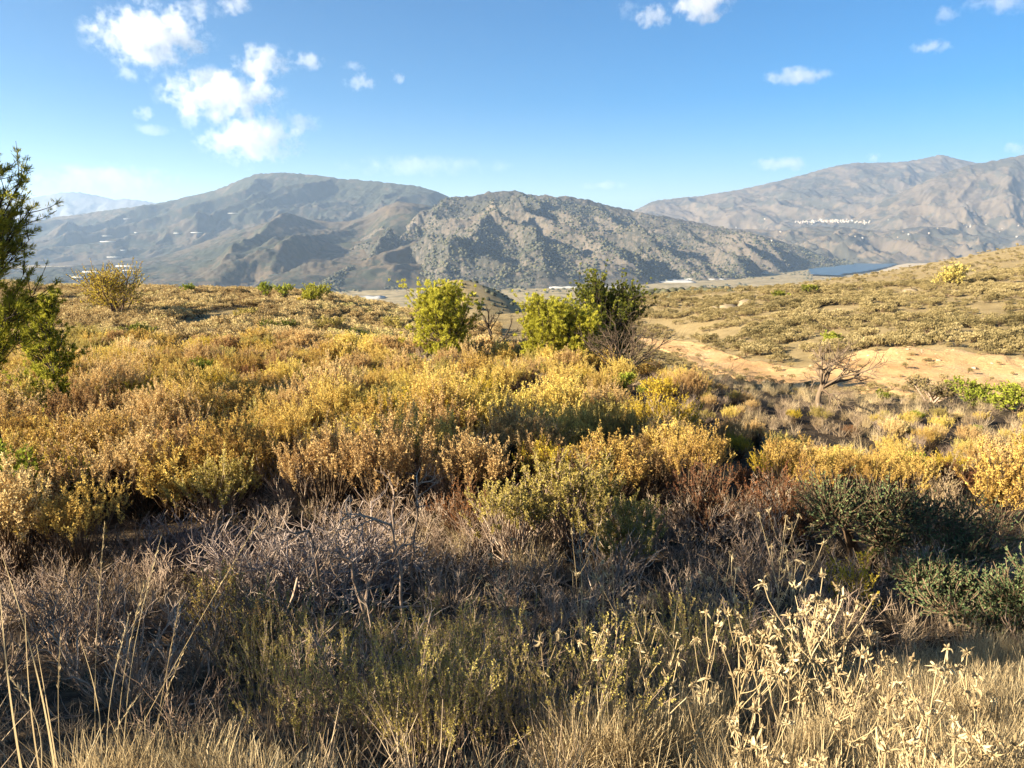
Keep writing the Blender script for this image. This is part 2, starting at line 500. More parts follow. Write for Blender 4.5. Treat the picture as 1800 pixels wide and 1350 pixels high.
# ------------------------------------------------------------------ dirt track with its cut bank
def mat_track():
    m, nt, out = new_mat("sandy_track")
    pos = N(nt, "ShaderNodeNewGeometry").outputs["Position"]
    n1 = noise(nt, pos, 0.25, 5, 0.6); n2 = noise(nt, pos, 3.0, 6, 0.7)
    c = ramp(nt, n1, [(0.3, (0.40, 0.225, 0.095)), (0.55, (0.55, 0.345, 0.16)), (0.75, (0.62, 0.43, 0.24))])
    c = mixc(nt, ramp(nt, n2, [(0.45, 0.0), (0.75, 0.6)]), c, (0.34, 0.22, 0.10))
    diffuse_out(nt, out, c, bump=n2, bump_d=0.18, strength=0.9)
    return m
M_TRACK = mat_track()
TRACK = [  # u, near v, far v, distance near, distance far
    (1120, 620, 596, 80, 96), (1160, 630, 600, 72, 90), (1210, 648, 608, 58, 82), (1260, 664, 620, 50, 70), (1320, 682, 634, 44, 61), (1400, 690, 646, 42, 54),
    (1470, 698, 634, 40, 56), (1540, 703, 624, 38, 57), (1620, 706, 618, 36.5, 56), (1700, 708, 621, 35.5, 54), (1800, 714, 630, 34, 51), (1900, 720, 640, 33, 49), (2050, 730, 650, 31, 46), (2300, 745, 660, 28, 42)]
TR = np.array(TRACK, float)
uu = np.linspace(1120, 2300, 190)
T_near = np.array([px(a, np.interp(a, TR[:, 0], TR[:, 1]), np.interp(a, TR[:, 0], TR[:, 3])) for a in uu])
T_far = np.array([px(a, np.interp(a, TR[:, 0], TR[:, 2]), np.interp(a, TR[:, 0], TR[:, 4])) for a in uu])
w = np.linspace(0, 1, 26)
n_a = fbm(uu / 45.0, uu * 0, 4, 61) * 0.09; n_b = fbm(uu / 45.0, uu * 0 + 7, 4, 62) * 0.09
TX = np.empty((len(w), len(uu), 3))
for i, k in enumerate(w):
    kk = (n_a + (1 + n_b - n_a) * k)[:, None]
    TX[i] = T_near + (T_far - T_near) * kk
TX[..., 2] = ground_z(TX[..., 0], TX[..., 1]) + 0.10
edge = np.minimum(w, 1 - w)[:, None]
TX[..., 2] += np.where(edge < 0.02, -0.25, 0) - 0.0
# eroded bank at the far side
bank = smooth01(0.72, 0.86, w)[:, None] * smooth01(1.0, 0.93, w)[:, None] * smooth01(1440, 1540, uu)[None]
TX[..., 2] += bank * (0.05 + 0.10 * fbm(TX[..., 0] / 1.6, TX[..., 1] / 3.0, 4, 66))
me = mesh_np("dirt_track", TX.reshape(-1, 3), grid_faces(len(w), len(uu)), smooth=True)
tag(link("dirt_track", me, [M_TRACK]), kind='structure')
def on_track(x, y):
    u = np.interp(x / np.maximum(y, 1), [T_near[0, 0] / T_near[0, 1], T_near[-1, 0] / T_near[-1, 1]], [1120, 2300])
    t = np.asarray(x) / np.maximum(y, 1)
    tn = T_near[:, 0] / T_near[:, 1]
    yn = np.interp(t, tn, T_near[:, 1], left=1e9); yf = np.interp(t, T_far[:, 0] / T_far[:, 1], T_far[:, 1], left=-1)
    return (y > yn - 0.6) & (y < yf + 0.3)

# ------------------------------------------------------------------ clouds
def mat_cloud():
    m, nt, out = new_mat("cloud_vapour")
    tc = N(nt, "ShaderNodeTexCoord").outputs["Object"]
    pos = N(nt, "ShaderNodeNewGeometry").outputs["Position"]
    ln = N(nt, "ShaderNodeVectorMath", operation='LENGTH'); nt.links.new(tc, ln.inputs[0])
    n1 = noise(nt, pos, 1 / 780.0, 8, 0.68)
    den = N(nt, "ShaderNodeObjectInfo").outputs["Alpha"]
    s = math_n(nt, 'SUBTRACT', 1.0, ln.outputs["Value"])
    s = math_n(nt, 'MULTIPLY', s, 0.62)
    s = math_n(nt, 'ADD', s, math_n(nt, 'MULTIPLY', math_n(nt, 'SUBTRACT', n1, 0.5), 2.6))
    s = math_n(nt, 'SUBTRACT', s, 0.22)
    s = math_n(nt, 'MULTIPLY', s, 3.6, clamp=True)
    edge = math_n(nt, 'MULTIPLY', math_n(nt, 'SUBTRACT', 1.0, ln.outputs["Value"]), 5.0, clamp=True)
    s = math_n(nt, 'MULTIPLY', s, edge)
    s = math_n(nt, 'MULTIPLY', s, math_n(nt, 'MULTIPLY', den, 0.00115))
    v = N(nt, "ShaderNodeVolumePrincipled")
    v.inputs["Color"].default_value = (0.84, 0.84, 0.85, 1)
    v.inputs["Anisotropy"].default_value = 0.1
    nt.links.new(s, v.inputs["Density"])
    nt.links.new(v.outputs[0], out.inputs["Volume"])
    m.cycles.volume_step_rate = 0.35
    return m
M_CLOUD = mat_cloud()
import bmesh
def _sph():
    bm = bmesh.new(); bmesh.ops.create_icosphere(bm, subdivisions=3, radius=1.0)
    me = bpy.data.meshes.new("cloud"); bm.to_mesh(me); bm.free(); return me
ME_CLOUD = _sph(); ME_CLOUD.materials.append(M_CLOUD)
CD = 33000.0
CLOUDS = [
    (262, 62, 270, 125, 1.0, "largest white cloud, high above the left mountain"),
    (388, 165, 270, 100, 1.0, "broad white cloud in the middle of the stacked clouds on the left"),
    (440, 243, 240, 110, 0.9, "lowest puffy white cloud just above the flat left mountain top"),
    (462, 110, 140, 75, 1.0, "compact white cloud right of the largest cloud"),
    (545, 106, 60, 40, 0.9, "small white puff right of the compact cloud"),
    (638, 146, 85, 40, 0.8, "small flat white cloud right of the left cloud stack"),
    (696, 134, 36, 38, 0.8, "tiny round white puff standing alone in blue sky"),
    (622, 115, 60, 24, 0.4, "faint thin streak of cloud above a small flat cloud"),
    (252, 199, 48, 30, 0.8, "tiny white puff left of the stacked clouds"),
    (228, 132, 110, 40, 0.4, "row of wispy scraps under the largest white cloud"),
    (335, 205, 70, 55, 0.4, "torn wisp joining two clouds of the left stack"),
    (525, 212, 110, 50, 0.5, "ragged wisp of cloud right of the lowest puffy cloud"),
    (345, 17, 130, 36, 0.5, "thin streak of cloud right of the largest cloud at the top"),
    (412, 6, 80, 44, 0.8, "white scrap of cloud cut by the top of the picture"),
    (260, 228, 120, 24, 0.25, "thin faint streak of cloud under a tiny puff"),
    (1150, 29, 78, 54, 1.0, "small dense white cloud beside a larger one at the top"),
    (1228, 6, 150, 74, 1.0, "white cloud cut by the top of the picture right of centre"),
    (1105, 14, 60, 50, 0.3, "faint wisp left of the small dense cloud at the top"),
    (1405, 134, 150, 36, 0.6, "lone thin lens of cloud in the right half of the sky"),
    (1640, 81, 90, 32, 0.6, "small flat cloud at the upper right"),
    (1665, 25, 56, 46, 0.35, "faint upright puff at the upper right"),
    (1770, 2, 180, 50, 0.3, "pale grey veil of cloud at the top right corner"),
    (1536, 279, 40, 26, 1.0, "bright little cloud peeping over the right mountain ridge"),
    (1375, 288, 150, 32, 0.5, "low broken cloud left of the right mountain ridge"),
    (1785, 264, 60, 36, 0.7, "white cloud resting on the ridge at the right edge"),
    (740, 292, 380, 44, 0.16, "long faint veil of cloud between the two mountain tops"),
    (190, 318, 330, 70, 0.22, "low pale veil of cloud above the distant blue ridge"),
    (1060, 325, 110, 22, 0.35, "tiny faint cloud low above the dip between mountains"),
]
for u, v, wpx, hpx, den, lab in CLOUDS:
    o = bpy.data.objects.new("cloud", ME_CLOUD)
    C.objects.link(o)
    o.location = px(u, v, CD)
    k = CD / FPX / 2
    o.scale = (wpx * k * 0.9, (wpx * 0.5 + hpx * 0.5) * k * 0.75, hpx * k * 0.98)
    o.color = (1, 1, 1, den)
    tag(o, lab, "cloud", "clouds in the sky")

# ------------------------------------------------------------------ plant materials
def leaf_mat(name, stops, transl=0.3, wpos=0.0, rnd=0.45, rough=0.75, spec=0.12):
    m, nt, out = new_mat(name)
    t = attr(nt, "tint")
    r = N(nt, "ShaderNodeObjectInfo").outputs["Random"]
    f = math_n(nt, 'ADD', math_n(nt, 'MULTIPLY', t, 1 - rnd), math_n(nt, 'MULTIPLY', r, rnd))
    if wpos:
        pos = N(nt, "ShaderNodeNewGeometry").outputs["Position"]
        f = math_n(nt, 'ADD', f, math_n(nt, 'MULTIPLY', math_n(nt, 'SUBTRACT', noise(nt, pos, wpos, 3), 0.5), 1.2))
    c = ramp(nt, f, stops)
    p = N(nt, "ShaderNodeBsdfPrincipled")
    p.inputs["Roughness"].default_value = rough
    p.inputs["Specular IOR Level"].default_value = spec
    nt.links.new(c, p.inputs["Base Color"])
    if transl:
        tr = N(nt, "ShaderNodeBsdfTranslucent")
        nt.links.new(c, tr.inputs["Color"])
        mx = N(nt, "ShaderNodeMixShader")
        mx.inputs[0].default_value = transl
        nt.links.new(p.outputs[0], mx.inputs[1]); nt.links.new(tr.outputs[0], mx.inputs[2])
        nt.links.new(mx.outputs[0], out.inputs["Surface"])
    else:
        nt.links.new(p.outputs[0], out.inputs["Surface"])
    return m

M_GOLD = leaf_mat("golden_leaves", [(0.08, (0.29, 0.16, 0.045)), (0.35, (0.52, 0.345, 0.09)), (0.65, (0.68, 0.51, 0.14)), (0.95, (0.74, 0.60, 0.14))], 0.3, 0.09)
M_TAN = leaf_mat("tan_leaves", [(0.08, (0.26, 0.14, 0.055)), (0.35, (0.49, 0.315, 0.125)), (0.65, (0.66, 0.475, 0.21)), (0.95, (0.76, 0.60, 0.28))], 0.3, 0.09)
M_YELL = leaf_mat("yellow_leaves", [(0.1, (0.36, 0.24, 0.03)), (0.5, (0.55, 0.40, 0.04)), (0.9, (0.62, 0.49, 0.07))], 0.35)
M_OLIVE = leaf_mat("olive_leaves", [(0.1, (0.23, 0.18, 0.045)), (0.5, (0.42, 0.335, 0.09)), (0.9, (0.56, 0.47, 0.14))], 0.3)
M_RUST = leaf_mat("rust_leaves", [(0.1, (0.09, 0.035, 0.02)), (0.5, (0.20, 0.085, 0.035)), (0.9, (0.34, 0.16, 0.06))], 0.25)
M_GREEN = leaf_mat("green_leaves", [(0.1, (0.11, 0.13, 0.015)), (0.5, (0.24, 0.27, 0.03)), (0.9, (0.38, 0.38, 0.05))], 0.3)
M_PINE = leaf_mat("yellow_green_needles", [(0.1, (0.22, 0.205, 0.025)), (0.5, (0.44, 0.41, 0.045)), (0.9, (0.62, 0.56, 0.08))], 0.3, rnd=0.2)
M_PINE2 = leaf_mat("green_needles", [(0.1, (0.13, 0.14, 0.018)), (0.5, (0.30, 0.29, 0.03)), (0.9, (0.48, 0.44, 0.055))], 0.5, rnd=0.2)
M_JUNI = leaf_mat("dark_green_leaves", [(0.1, (0.05, 0.062, 0.012)), (0.5, (0.14, 0.15, 0.02)), (0.85, (0.29, 0.28, 0.035))], 0.22, rnd=0.2)
M_SAGE = leaf_mat("grey_green_leaves", [(0.1, (0.06, 0.09, 0.04)), (0.5, (0.13, 0.17, 0.07)), (0.9, (0.25, 0.29, 0.12))], 0.25, rnd=0.2)
M_HILL = leaf_mat("hillside_scrub_leaves", [(0.05, (0.085, 0.07, 0.03)), (0.35, (0.19, 0.15, 0.065)), (0.65, (0.30, 0.235, 0.105)), (0.95, (0.40, 0.32, 0.16))], 0.22, 0.05)
M_HEATH = leaf_mat("heath_leaves", [(0.05, (0.17, 0.105, 0.045)), (0.35, (0.36, 0.255, 0.11)), (0.65, (0.52, 0.40, 0.19)), (0.95, (0.46, 0.41, 0.14))], 0.25, 0.07)
M_FARTREE = leaf_mat("far_tree_leaves", [(0.1, (0.045, 0.047, 0.03)), (0.5, (0.075, 0.075, 0.045)), (0.9, (0.12, 0.11, 0.06))], 0.1, 0.01)
M_TWIG = leaf_mat("grey_twigs", [(0.1, (0.16, 0.105, 0.07)), (0.5, (0.31, 0.225, 0.16)), (0.9, (0.47, 0.365, 0.27))], 0.0)
M_PALETWIG = leaf_mat("pale_grey_twigs", [(0.1, (0.19, 0.14, 0.115)), (0.5, (0.34, 0.265, 0.22)), (0.9, (0.48, 0.39, 0.325))], 0.0)
M_BROWN = leaf_mat("brown_twigs", [(0.1, (0.06, 0.038, 0.022)), (0.5, (0.13, 0.085, 0.05)), (0.9, (0.21, 0.15, 0.09))], 0.0)
M_BARK = leaf_mat("dark_bark", [(0.1, (0.03, 0.022, 0.016)), (0.5, (0.06, 0.045, 0.033)), (0.9, (0.10, 0.08, 0.06))], 0.0)
M_STRAW = leaf_mat("straw", [(0.05, (0.17, 0.115, 0.055)), (0.4, (0.36, 0.265, 0.14)), (0.7, (0.54, 0.42, 0.23)), (0.95, (0.66, 0.54, 0.33))], 0.25)
M_PALE = leaf_mat("withered_pale_leaves", [(0.05, (0.22, 0.15, 0.075)), (0.5, (0.43, 0.33, 0.18)), (0.95, (0.62, 0.52, 0.32))], 0.25)
M_GREYGRASS = leaf_mat("grey_dead_grass", [(0.1, (0.13, 0.09, 0.06)), (0.5, (0.28, 0.205, 0.13)), (0.9, (0.44, 0.34, 0.22))], 0.15)

# ------------------------------------------------------------------ plant geometry
def unit(a): return a / np.maximum(np.linalg.norm(a, axis=-1, keepdims=True), 1e-9)

def paths(rng, P0, D0, L, k, wander=0.15, up=0.05):
    n = len(P0)
    P = np.empty((n, k, 3)); P[:, 0] = P0
    d = unit(np.asarray(D0, float)); st = (np.asarray(L) / (k - 1))[:, None]
    for i in range(1, k):
        d = unit(d + rng.normal(0, wander, (n, 3)) + np.array([0, 0, up]))
        P[:, i] = P[:, i - 1] + d * st
    return P

def tubes(geo, P, R, sides=3, tint=None, rng=None):
    n, k = P.shape[:2]
    T = unit(np.gradient(P, axis=1))
    ref = np.where(np.abs(T[..., 2:3]) > 0.9, np.array([1.0, 0, 0]), np.array([0, 0, 1.0]))
    A = unit(np.cross(T, ref)); B = np.cross(T, A)
    ang = np.arange(sides) * 2 * np.pi / sides
    V = P[:, :, None] + R[:, :, None, None] * (np.cos(ang)[:, None] * A[:, :, None] + np.sin(ang)[:, None] * B[:, :, None])
    i = np.arange(n)[:, None, None] * k * sides + np.arange(k - 1)[None, :, None] * sides
    j = np.arange(sides)[None, None]; j2 = (j + 1) % sides
    F = np.stack([i + j, i + j2, i + sides + j2, i + sides + j], -1).reshape(-1, 4)
    if tint is None: tint = 0.5
    if np.ndim(tint) == 1: tint = np.repeat(tint, k * sides)
    geo.add(V.reshape(-1, 3), F, tint)

def leaves(geo, rng, P, D, L, W, tint, fold=0.0):
    n = len(P)
    D = unit(D)
    S = unit(np.cross(D, rng.normal(0, 1, (n, 3))))
    L = np.broadcast_to(L, n)[:, None]; W = np.broadcast_to(W, n)[:, None]
    m = P + D * L * 0.5
    V = np.stack([P, m + S * W * 0.5, P + D * L, m - S * W * 0.5], 1)
    F = np.arange(n * 4).reshape(n, 4)
    geo.add(V.reshape(-1, 3), F, np.repeat(np.broadcast_to(tint, n), 4))

def along(rng, P, n_each, lo, hi):
    """points and directions at random places along each path"""
    n, k = P.shape[:2]
    f = rng.uniform(lo, hi, (n, n_each)) * (k - 1)
    i = np.minimum(f.astype(int), k - 2); w = (f - i)[..., None]
    r = np.arange(n)[:, None]
    a, b = P[r, i], P[r, i + 1]
    return (a * (1 - w) + b * w).reshape(-1, 3), unit(b - a).reshape(-1, 3), (f / (k - 1)).ravel()

def cone_dirs(rng, n, tilt_max, tilt_min=0.0):
    a = rng.uniform(0, 2 * np.pi, n); t = np.sqrt(rng.uniform(tilt_min ** 2, tilt_max ** 2, n))
    return np.stack([np.sin(t) * np.cos(a), np.sin(t) * np.sin(a), np.cos(t)], -1)

def side_dirs(rng, D, ang):
    """directions that leave D by about ang radians"""
    s = unit(np.cross(D, rng.normal(0, 1, D.shape)))
    ang = np.reshape(np.broadcast_to(ang, len(D)), (-1, 1))
    return unit(D * np.cos(ang) + s * np.sin(ang))

def grow(rng, geo, P0, D0, L, R, levels, sides=3):
    """levels: (points, wander, up, tip radius share, children, lo, hi, angle, length ratio, radius ratio); returns the last two levels' paths"""
    prev = None
    for li, (k, wander, up, tip, nc, lo, hi, ang, lr, rr) in enumerate(levels):
        P = paths(rng, P0, D0, L, k, wander, up)
        Rk = R[:, None] * np.linspace(1, tip, k)[None]
        tubes(geo, P, Rk, 4 if (li == 0 and sides < 5) else sides, rng.uniform(0, 1, len(P)))
        if nc == 0: return P, prev
        prev = P
        Pn, Dn, fr = along(rng, P, nc, lo, hi)
        L = np.repeat(L, nc) * lr * rng.uniform(0.6, 1.25, len(Pn)) * (1.15 - 0.5 * fr)
        R = np.repeat(R, nc) * rr * (1.1 - 0.5 * fr)
        D0 = side_dirs(rng, Dn, rng.normal(ang, ang * 0.3, len(Pn)))
        P0 = Pn
    return P, prev

def shrub_meshes(seed, h=1.2, n_st=24, tilt=0.6, n_sh=7, sh_len=0.34, n_lf=34, lf_l=0.042, lf_w=0.017, up=0.10, mats=(None, None), spread=0.6, base=0.13, sh_r=0.42, stem_r=0.008, one=False, name=("stems", "foliage"), lo=0.3, wand=0.10):
    rng = np.random.default_rng(seed)
    g = Geo()
    a = rng.uniform(0, 2 * np.pi, n_st); rb = base * np.sqrt(rng.uniform(0, 1, n_st))
    P0 = np.stack([rb * np.cos(a), rb * np.sin(a), np.full(n_st, -0.06)], -1)
    D0 = cone_dirs(rng, n_st, tilt)
    D0[:, :2] += P0[:, :2] * 1.5
    L = h * rng.uniform(0.65, 1.05, n_st) * (1 - 0.0 * a)
    P = paths(rng, P0, D0, L, 6, wand, up)
    tubes(g, P, stem_r * np.linspace(1, 0.45, 6)[None] * rng.uniform(0.7, 1.2, n_st)[:, None], 3, rng.uniform(0, 1, n_st))
    Pn, Dn, fr = along(rng, P, n_sh, lo, 1.0)
    Ds = side_dirs(rng, Dn, np.abs(rng.normal(spread, 0.2, len(Pn))))
    Ls = sh_len * rng.uniform(0.5, 1.2, len(Pn)) * (h / 1.2)
    S = paths(rng, Pn, Ds, Ls, 4, wand * 1.3, 0.22)
    tubes(g, S, stem_r * sh_r * np.linspace(1, 0.5, 4)[None] * np.ones((len(S), 1)), 3, rng.uniform(0, 1, len(S)))
    f = g if one else Geo()
    n_stemfaces = sum(len(x) for x in g.F)
    if n_lf:
        Q, D, fr = along(rng, S, n_lf, 0.15, 1.0)
        shoot_t = np.repeat(rng.normal(0.5, 0.16, len(S)), n_lf)
        rad = rng.normal(0, 1, Q.shape)
        leaves(f, rng, Q, D * 0.9 + unit(rad) * 0.75, lf_l * rng.uniform(0.7, 1.3, len(Q)), lf_w * rng.uniform(0.7, 1.3, len(Q)), np.clip(shoot_t + rng.normal(0, 0.14, len(Q)), 0, 1))
    if one:
        me = g.mesh(name[0])
        # stems are quads listed first
        idx = np.zeros(len(me.polygons), dtype=np.int32); idx[n_stemfaces:] = 1
        me.polygons.foreach_set("material_index", idx)
        me.materials.append(mats[0]); me.materials.append(mats[1])
        return me
    a_ = g.mesh(name[0]); a_.materials.append(mats[0])
    out = [(name[0], a_)]
    if n_lf:
        b_ = f.mesh(name[1]); b_.materials.append(mats[1]); out.append((name[1], b_))
    return out

def dome_meshes(seed, R=0.75, h=1.15, n_sh=120, sh_len=0.40, n_lf=38, lf_l=0.036, lf_w=0.0125, mats=(None, None), n_lobe=6, one=False, up_bias=0.55, name=("stems", "foliage")):
    """rounded shrub: lobes of upright plumes of small leaves carried by stems from one root"""
    rng = np.random.default_rng(seed)
    g = Geo(); f = g if one else Geo()
    a = np.arange(n_lobe) * 2.4 + rng.uniform(0, 1.5, n_lobe); rr_ = np.sqrt(rng.uniform(0.02, 1, n_lobe)) * 0.55 * R
    lc = np.stack([rr_ * np.cos(a), rr_ * np.sin(a), h * rng.uniform(0.38, 0.62, n_lobe) * (1.15 - 0.35 * rr_ / (0.55 * R))], -1)
    lr_ = R * rng.uniform(0.38, 0.62, n_lobe)
    k = rng.integers(0, n_lobe, n_sh)
    d = unit(rng.normal(0, 1, (n_sh, 3))); d[:, 2] = np.abs(d[:, 2]) * 0.9 - 0.25; d = unit(d)
    B = lc[k] + d * (lr_[k] * rng.uniform(0.35, 0.9, n_sh))[:, None]
    B[:, 2] = np.maximum(B[:, 2], 0.08)
    root = np.c_[rng.normal(0, 0.07, (n_sh, 2)), np.full(n_sh, -0.08)]
    mid = root * 0.45 + B * 0.55 + rng.normal(0, 0.04, B.shape); mid[:, 2] -= 0.06 * h
    S0 = np.stack([root, mid, B], 1)
    tubes(g, S0, np.array([0.011, 0.007, 0.004])[None] * rng.uniform(0.7, 1.2, n_sh)[:, None], 3, rng.uniform(0, 1, n_sh))
    S = paths(rng, B, d * (1 - up_bias) + [0, 0, up_bias], sh_len * rng.uniform(0.5, 1.25, n_sh), 5, 0.12, 0.12)
    # two side shoots on each
    P2, D2, fr2 = along(rng, S, 2, 0.1, 0.7)
    S2 = paths(rng, P2, side_dirs(rng, D2, np.full(len(P2), 0.55)), sh_len * rng.uniform(0.3, 0.65, len(P2)), 5, 0.12, 0.15)
    S = np.concatenate([S, S2])
    st = np.r_[rng.normal(0.5, 0.13, n_sh)]; st = np.r_[st, np.repeat(st, 2)] + np.r_[np.zeros(n_sh), rng.normal(0, 0.06, 2 * n_sh)]
    tubes(g, S, np.array([0.0035, 0.003, 0.0026, 0.002, 0.0015])[None] * np.ones((len(S), 1)), 3, rng.uniform(0, 1, len(S)))
    ns = sum(len(x) for x in g.F)
    Q, D, fr = along(rng, S, n_lf, 0.05, 1.0)
    leaves(f, rng, Q, D * 0.8 + unit(rng.normal(0, 1, Q.shape)) * 0.85, lf_l * rng.uniform(0.6, 1.3, len(Q)), lf_w * rng.uniform(0.7, 1.3, len(Q)), np.clip(np.repeat(st, n_lf) + 0.22 * (fr - 0.5) + rng.normal(0, 0.12, len(Q)), 0, 1))
    if one:
        me = g.mesh(name[0])
        idx = np.zeros(len(me.polygons), dtype=np.int32); idx[ns:] = 1
        me.polygons.foreach_set("material_index", idx)
        me.materials.append(mats[0]); me.materials.append(mats[1])
        return me
    a_ = g.mesh(name[0]); a_.materials.append(mats[0]); b_ = f.mesh(name[1]); b_.materials.append(mats[1])
    return [(name[0], a_), (name[1], b_)]

def clump_mesh(name, seed, mats, n=320, lf=0.11, flat=0.8, lobes=5):
    """small far shrub: leaf sized faces spread over a few lobes above short stems"""
    rng = np.random.default_rng(seed)
    g = Geo()
    nl = lobes
    a = rng.uniform(0, 2 * np.pi, nl)
    c = np.stack([0.34 * np.cos(a), 0.34 * np.sin(a), rng.uniform(0.24, 0.5, nl)], -1)
    rad = rng.uniform(0.2, 0.36, nl)
    P0 = np.zeros((nl, 3)); P0[:, 2] = -0.1
    P = np.stack([P0, c * [0.4, 0.4, 0.5], c], 1)
    tubes(g, P, np.full((nl, 3), 0.02), 3, rng.uniform(0, 1, nl))
    ns = sum(len(x) for x in g.F)
    w = rng.integers(0, nl, n)
    d = unit(rng.normal(0, 1, (n, 3)))
    d[:, 2] = np.abs(d[:, 2]) * 0.9 - 0.15
    Q = c[w] + d * (rad[w] * rng.uniform(0.35, 1.05, n) ** 0.6)[:, None] * [1, 1, flat * 1.3]
    Q[:, 2] = np.maximum(Q[:, 2], 0.01)
    leaves(g, rng, Q, d + rng.normal(0, 0.5, (n, 3)) + [0, 0, 0.6], lf * rng.uniform(0.6, 1.3, n), lf * 0.55, np.clip(rng.normal(0.5, 0.1, nl)[w] + rng.normal(0, 0.15, n), 0, 1))
    me = g.mesh(name)
    idx = np.zeros(len(me.polygons), dtype=np.int32); idx[ns:] = 1
    me.polygons.foreach_set("material_index", idx)
    for m in mats: me.materials.append(m)
    return me

def pine_meshes(seed, H=4.5, r_max=2.0, n_br=70, n_tw=7, n_tuft=3, n_nd=15, nd_l=0.13, nd_w=0.016, mats=(None, None), low=0.12, top_pow=0.8, lean=0.05, droop=0.0, tr=0.07, shape='cone'):
    rng = np.random.default_rng(seed)
    g = Geo()
    P0 = np.array([[0, 0, -0.2]]); D0 = np.array([[rng.normal(0, lean), rng.normal(0, lean), 1.0]])
    T = paths(rng, P0, D0, np.array([H]), 9, 0.05, 0.08)
    T[0, :, 2] *= H / T[0, -1, 2]
    tubes(g, T, (tr * np.linspace(1, 0.2, 9))[None], 6, np.array([0.4]))
    Pn, Dn, fr = along(rng, T, n_br, low, 0.985)
    if shape == 'cone': prof = (1 - fr) ** top_pow * np.clip((fr - low) / 0.16 + 0.45, 0, 1)
    else: prof = np.sqrt(np.clip(1 - ((fr - 0.58) / 0.46) ** 2, 0.02, 1))
    az_ = rng.uniform(0, 2 * np.pi, n_br)
    el = rng.normal(0.35 + 0.55 * fr - droop, 0.15)
    D = np.stack([np.cos(az_) * np.cos(el), np.sin(az_) * np.cos(el), np.sin(el)], -1)
    lob = 0.72 + 0.5 * (0.5 + perlin(az_ * 1.1, fr * 5 + seed, seed))
    L = r_max * prof * lob * rng.uniform(0.75, 1.1, n_br) + 0.15
    B = paths(rng, Pn, D, L, 6, 0.10, 0.10)
    tubes(g, B, (tr * 0.3 * np.linspace(1, 0.3, 6))[None] * np.clip(L / r_max, 0.25, 1)[:, None], 3, rng.uniform(0, 1, n_br))
    Q, D2, f2 = along(rng, B, n_tw, 0.25, 1.0)
    D2 = side_dirs(rng, D2, np.abs(rng.normal(0.6, 0.25, len(Q))))
    L2 = np.repeat(L, n_tw) * 0.34 * rng.uniform(0.5, 1.2, len(Q)) + 0.08
    W = paths(rng, Q, D2, L2, 4, 0.12, 0.14)
    tubes(g, W, (tr * 0.1 * np.linspace(1, 0.5, 4))[None] * np.ones((len(W), 1)), 3, rng.uniform(0, 1, len(W)))
    f = Geo()
    X, D3, f3 = along(rng, W, n_tuft, 0.3, 1.0)
    tuft_t = np.repeat(rng.normal(0.5, 0.17, len(W)), n_tuft)
    X = np.repeat(X, n_nd, 0); D3 = np.repeat(D3, n_nd, 0); tt = np.repeat(tuft_t, n_nd)
    D3 = D3 * 0.8 + unit(rng.normal(0, 1, X.shape)) * 0.9 + [0, 0, 0.25]
    leaves(f, rng, X + rng.normal(0, 0.02, X.shape), D3, nd_l * rng.uniform(0.6, 1.2, len(X)), nd_w, np.clip(tt + rng.normal(0, 0.13, len(X)), 0, 1))
    a_ = g.mesh("trunk"); a_.materials.append(mats[0])
    b_ = f.mesh("crown"); b_.materials.append(mats[1])
    return [("trunk", a_), ("crown", b_)]

def bare_meshes(seed, H=2.6, trunk_share=0.3, spread=0.75, mat=None, r=0.07, n1=9, n2=6, n3=5, wander=0.16, fork=True, tilt=0.0):
    rng = np.random.default_rng(seed)
    g = Geo()
    th = H * trunk_share
    T = paths(rng, np.array([[0, 0, -0.15]]), np.array([[tilt, 0, 1.0]]), np.array([th + 0.15]), 5, 0.12, 0.05)
    tubes(g, T, (r * np.linspace(1.15, 0.85, 5))[None], 7, np.array([0.4]))
    g2 = Geo()
    D = cone_dirs(rng, n1, spread * 1.45, spread * 0.25)
    P0 = T[0, -1] + np.zeros((n1, 3)); P0[:, 2] -= rng.uniform(0, th * 0.35, n1)
    grow(rng, g2, P0, D, H * (1 - trunk_share) * rng.uniform(0.8, 1.2, n1), np.full(n1, r * 0.55),
         [(7, wander, 0.05, 0.35, n2, 0.25, 1.0, 0.65, 0.55, 0.55), (5, wander, 0.03, 0.4, n3, 0.25, 1.0, 0.7, 0.55, 0.6), (4, wander, 0.03, 0.4, 0, 0, 0, 0, 0, 0)])
    a_ = g.mesh("trunk"); a_.materials.append(mat)
    b_ = g2.mesh("branches"); b_.materials.append(mat)
    return [("trunk", a_), ("branches", b_)]

def relabel(objs, noun, marks, extra=""):
    """each of many alike plants gets its place among its neighbours: the landmark it is nearest to and its order there"""
    words = ["closest", "second closest", "third closest", "fourth closest", "fifth closest", "sixth closest", "seventh closest", "eighth closest", "ninth closest", "tenth closest", "eleventh closest", "twelfth closest", "thirteenth closest", "fourteenth closest", "fifteenth closest", "sixteenth closest", "seventeenth closest", "eighteenth closest", "nineteenth closest", "twentieth closest"]
    by = {}
    for o in objs:
        x, y = o.location.x, o.location.y
        best = min(marks, key=lambda m: ((x - m[0]) ** 2 + ((y - m[1]) * 0.8) ** 2))
        dx, dy = x / y - best[0] / best[1], y - best[1]
        if abs(dx) * y > abs(dy): side = "right of" if dx > 0 else "left of"
        else: side = "behind" if dy > 0 else "in front of"
        by.setdefault((best[2], side), []).append(((x - best[0]) ** 2 + (y - best[1]) ** 2, o))
    for (lm, side), v in by.items():
        v.sort(key=lambda t: t[0])
        for i, (_, o) in enumerate(v):
            if i < len(words): o["label"] = noun + " " + side + " " + lm + (", " + words[i] if len(v) > 1 else "")

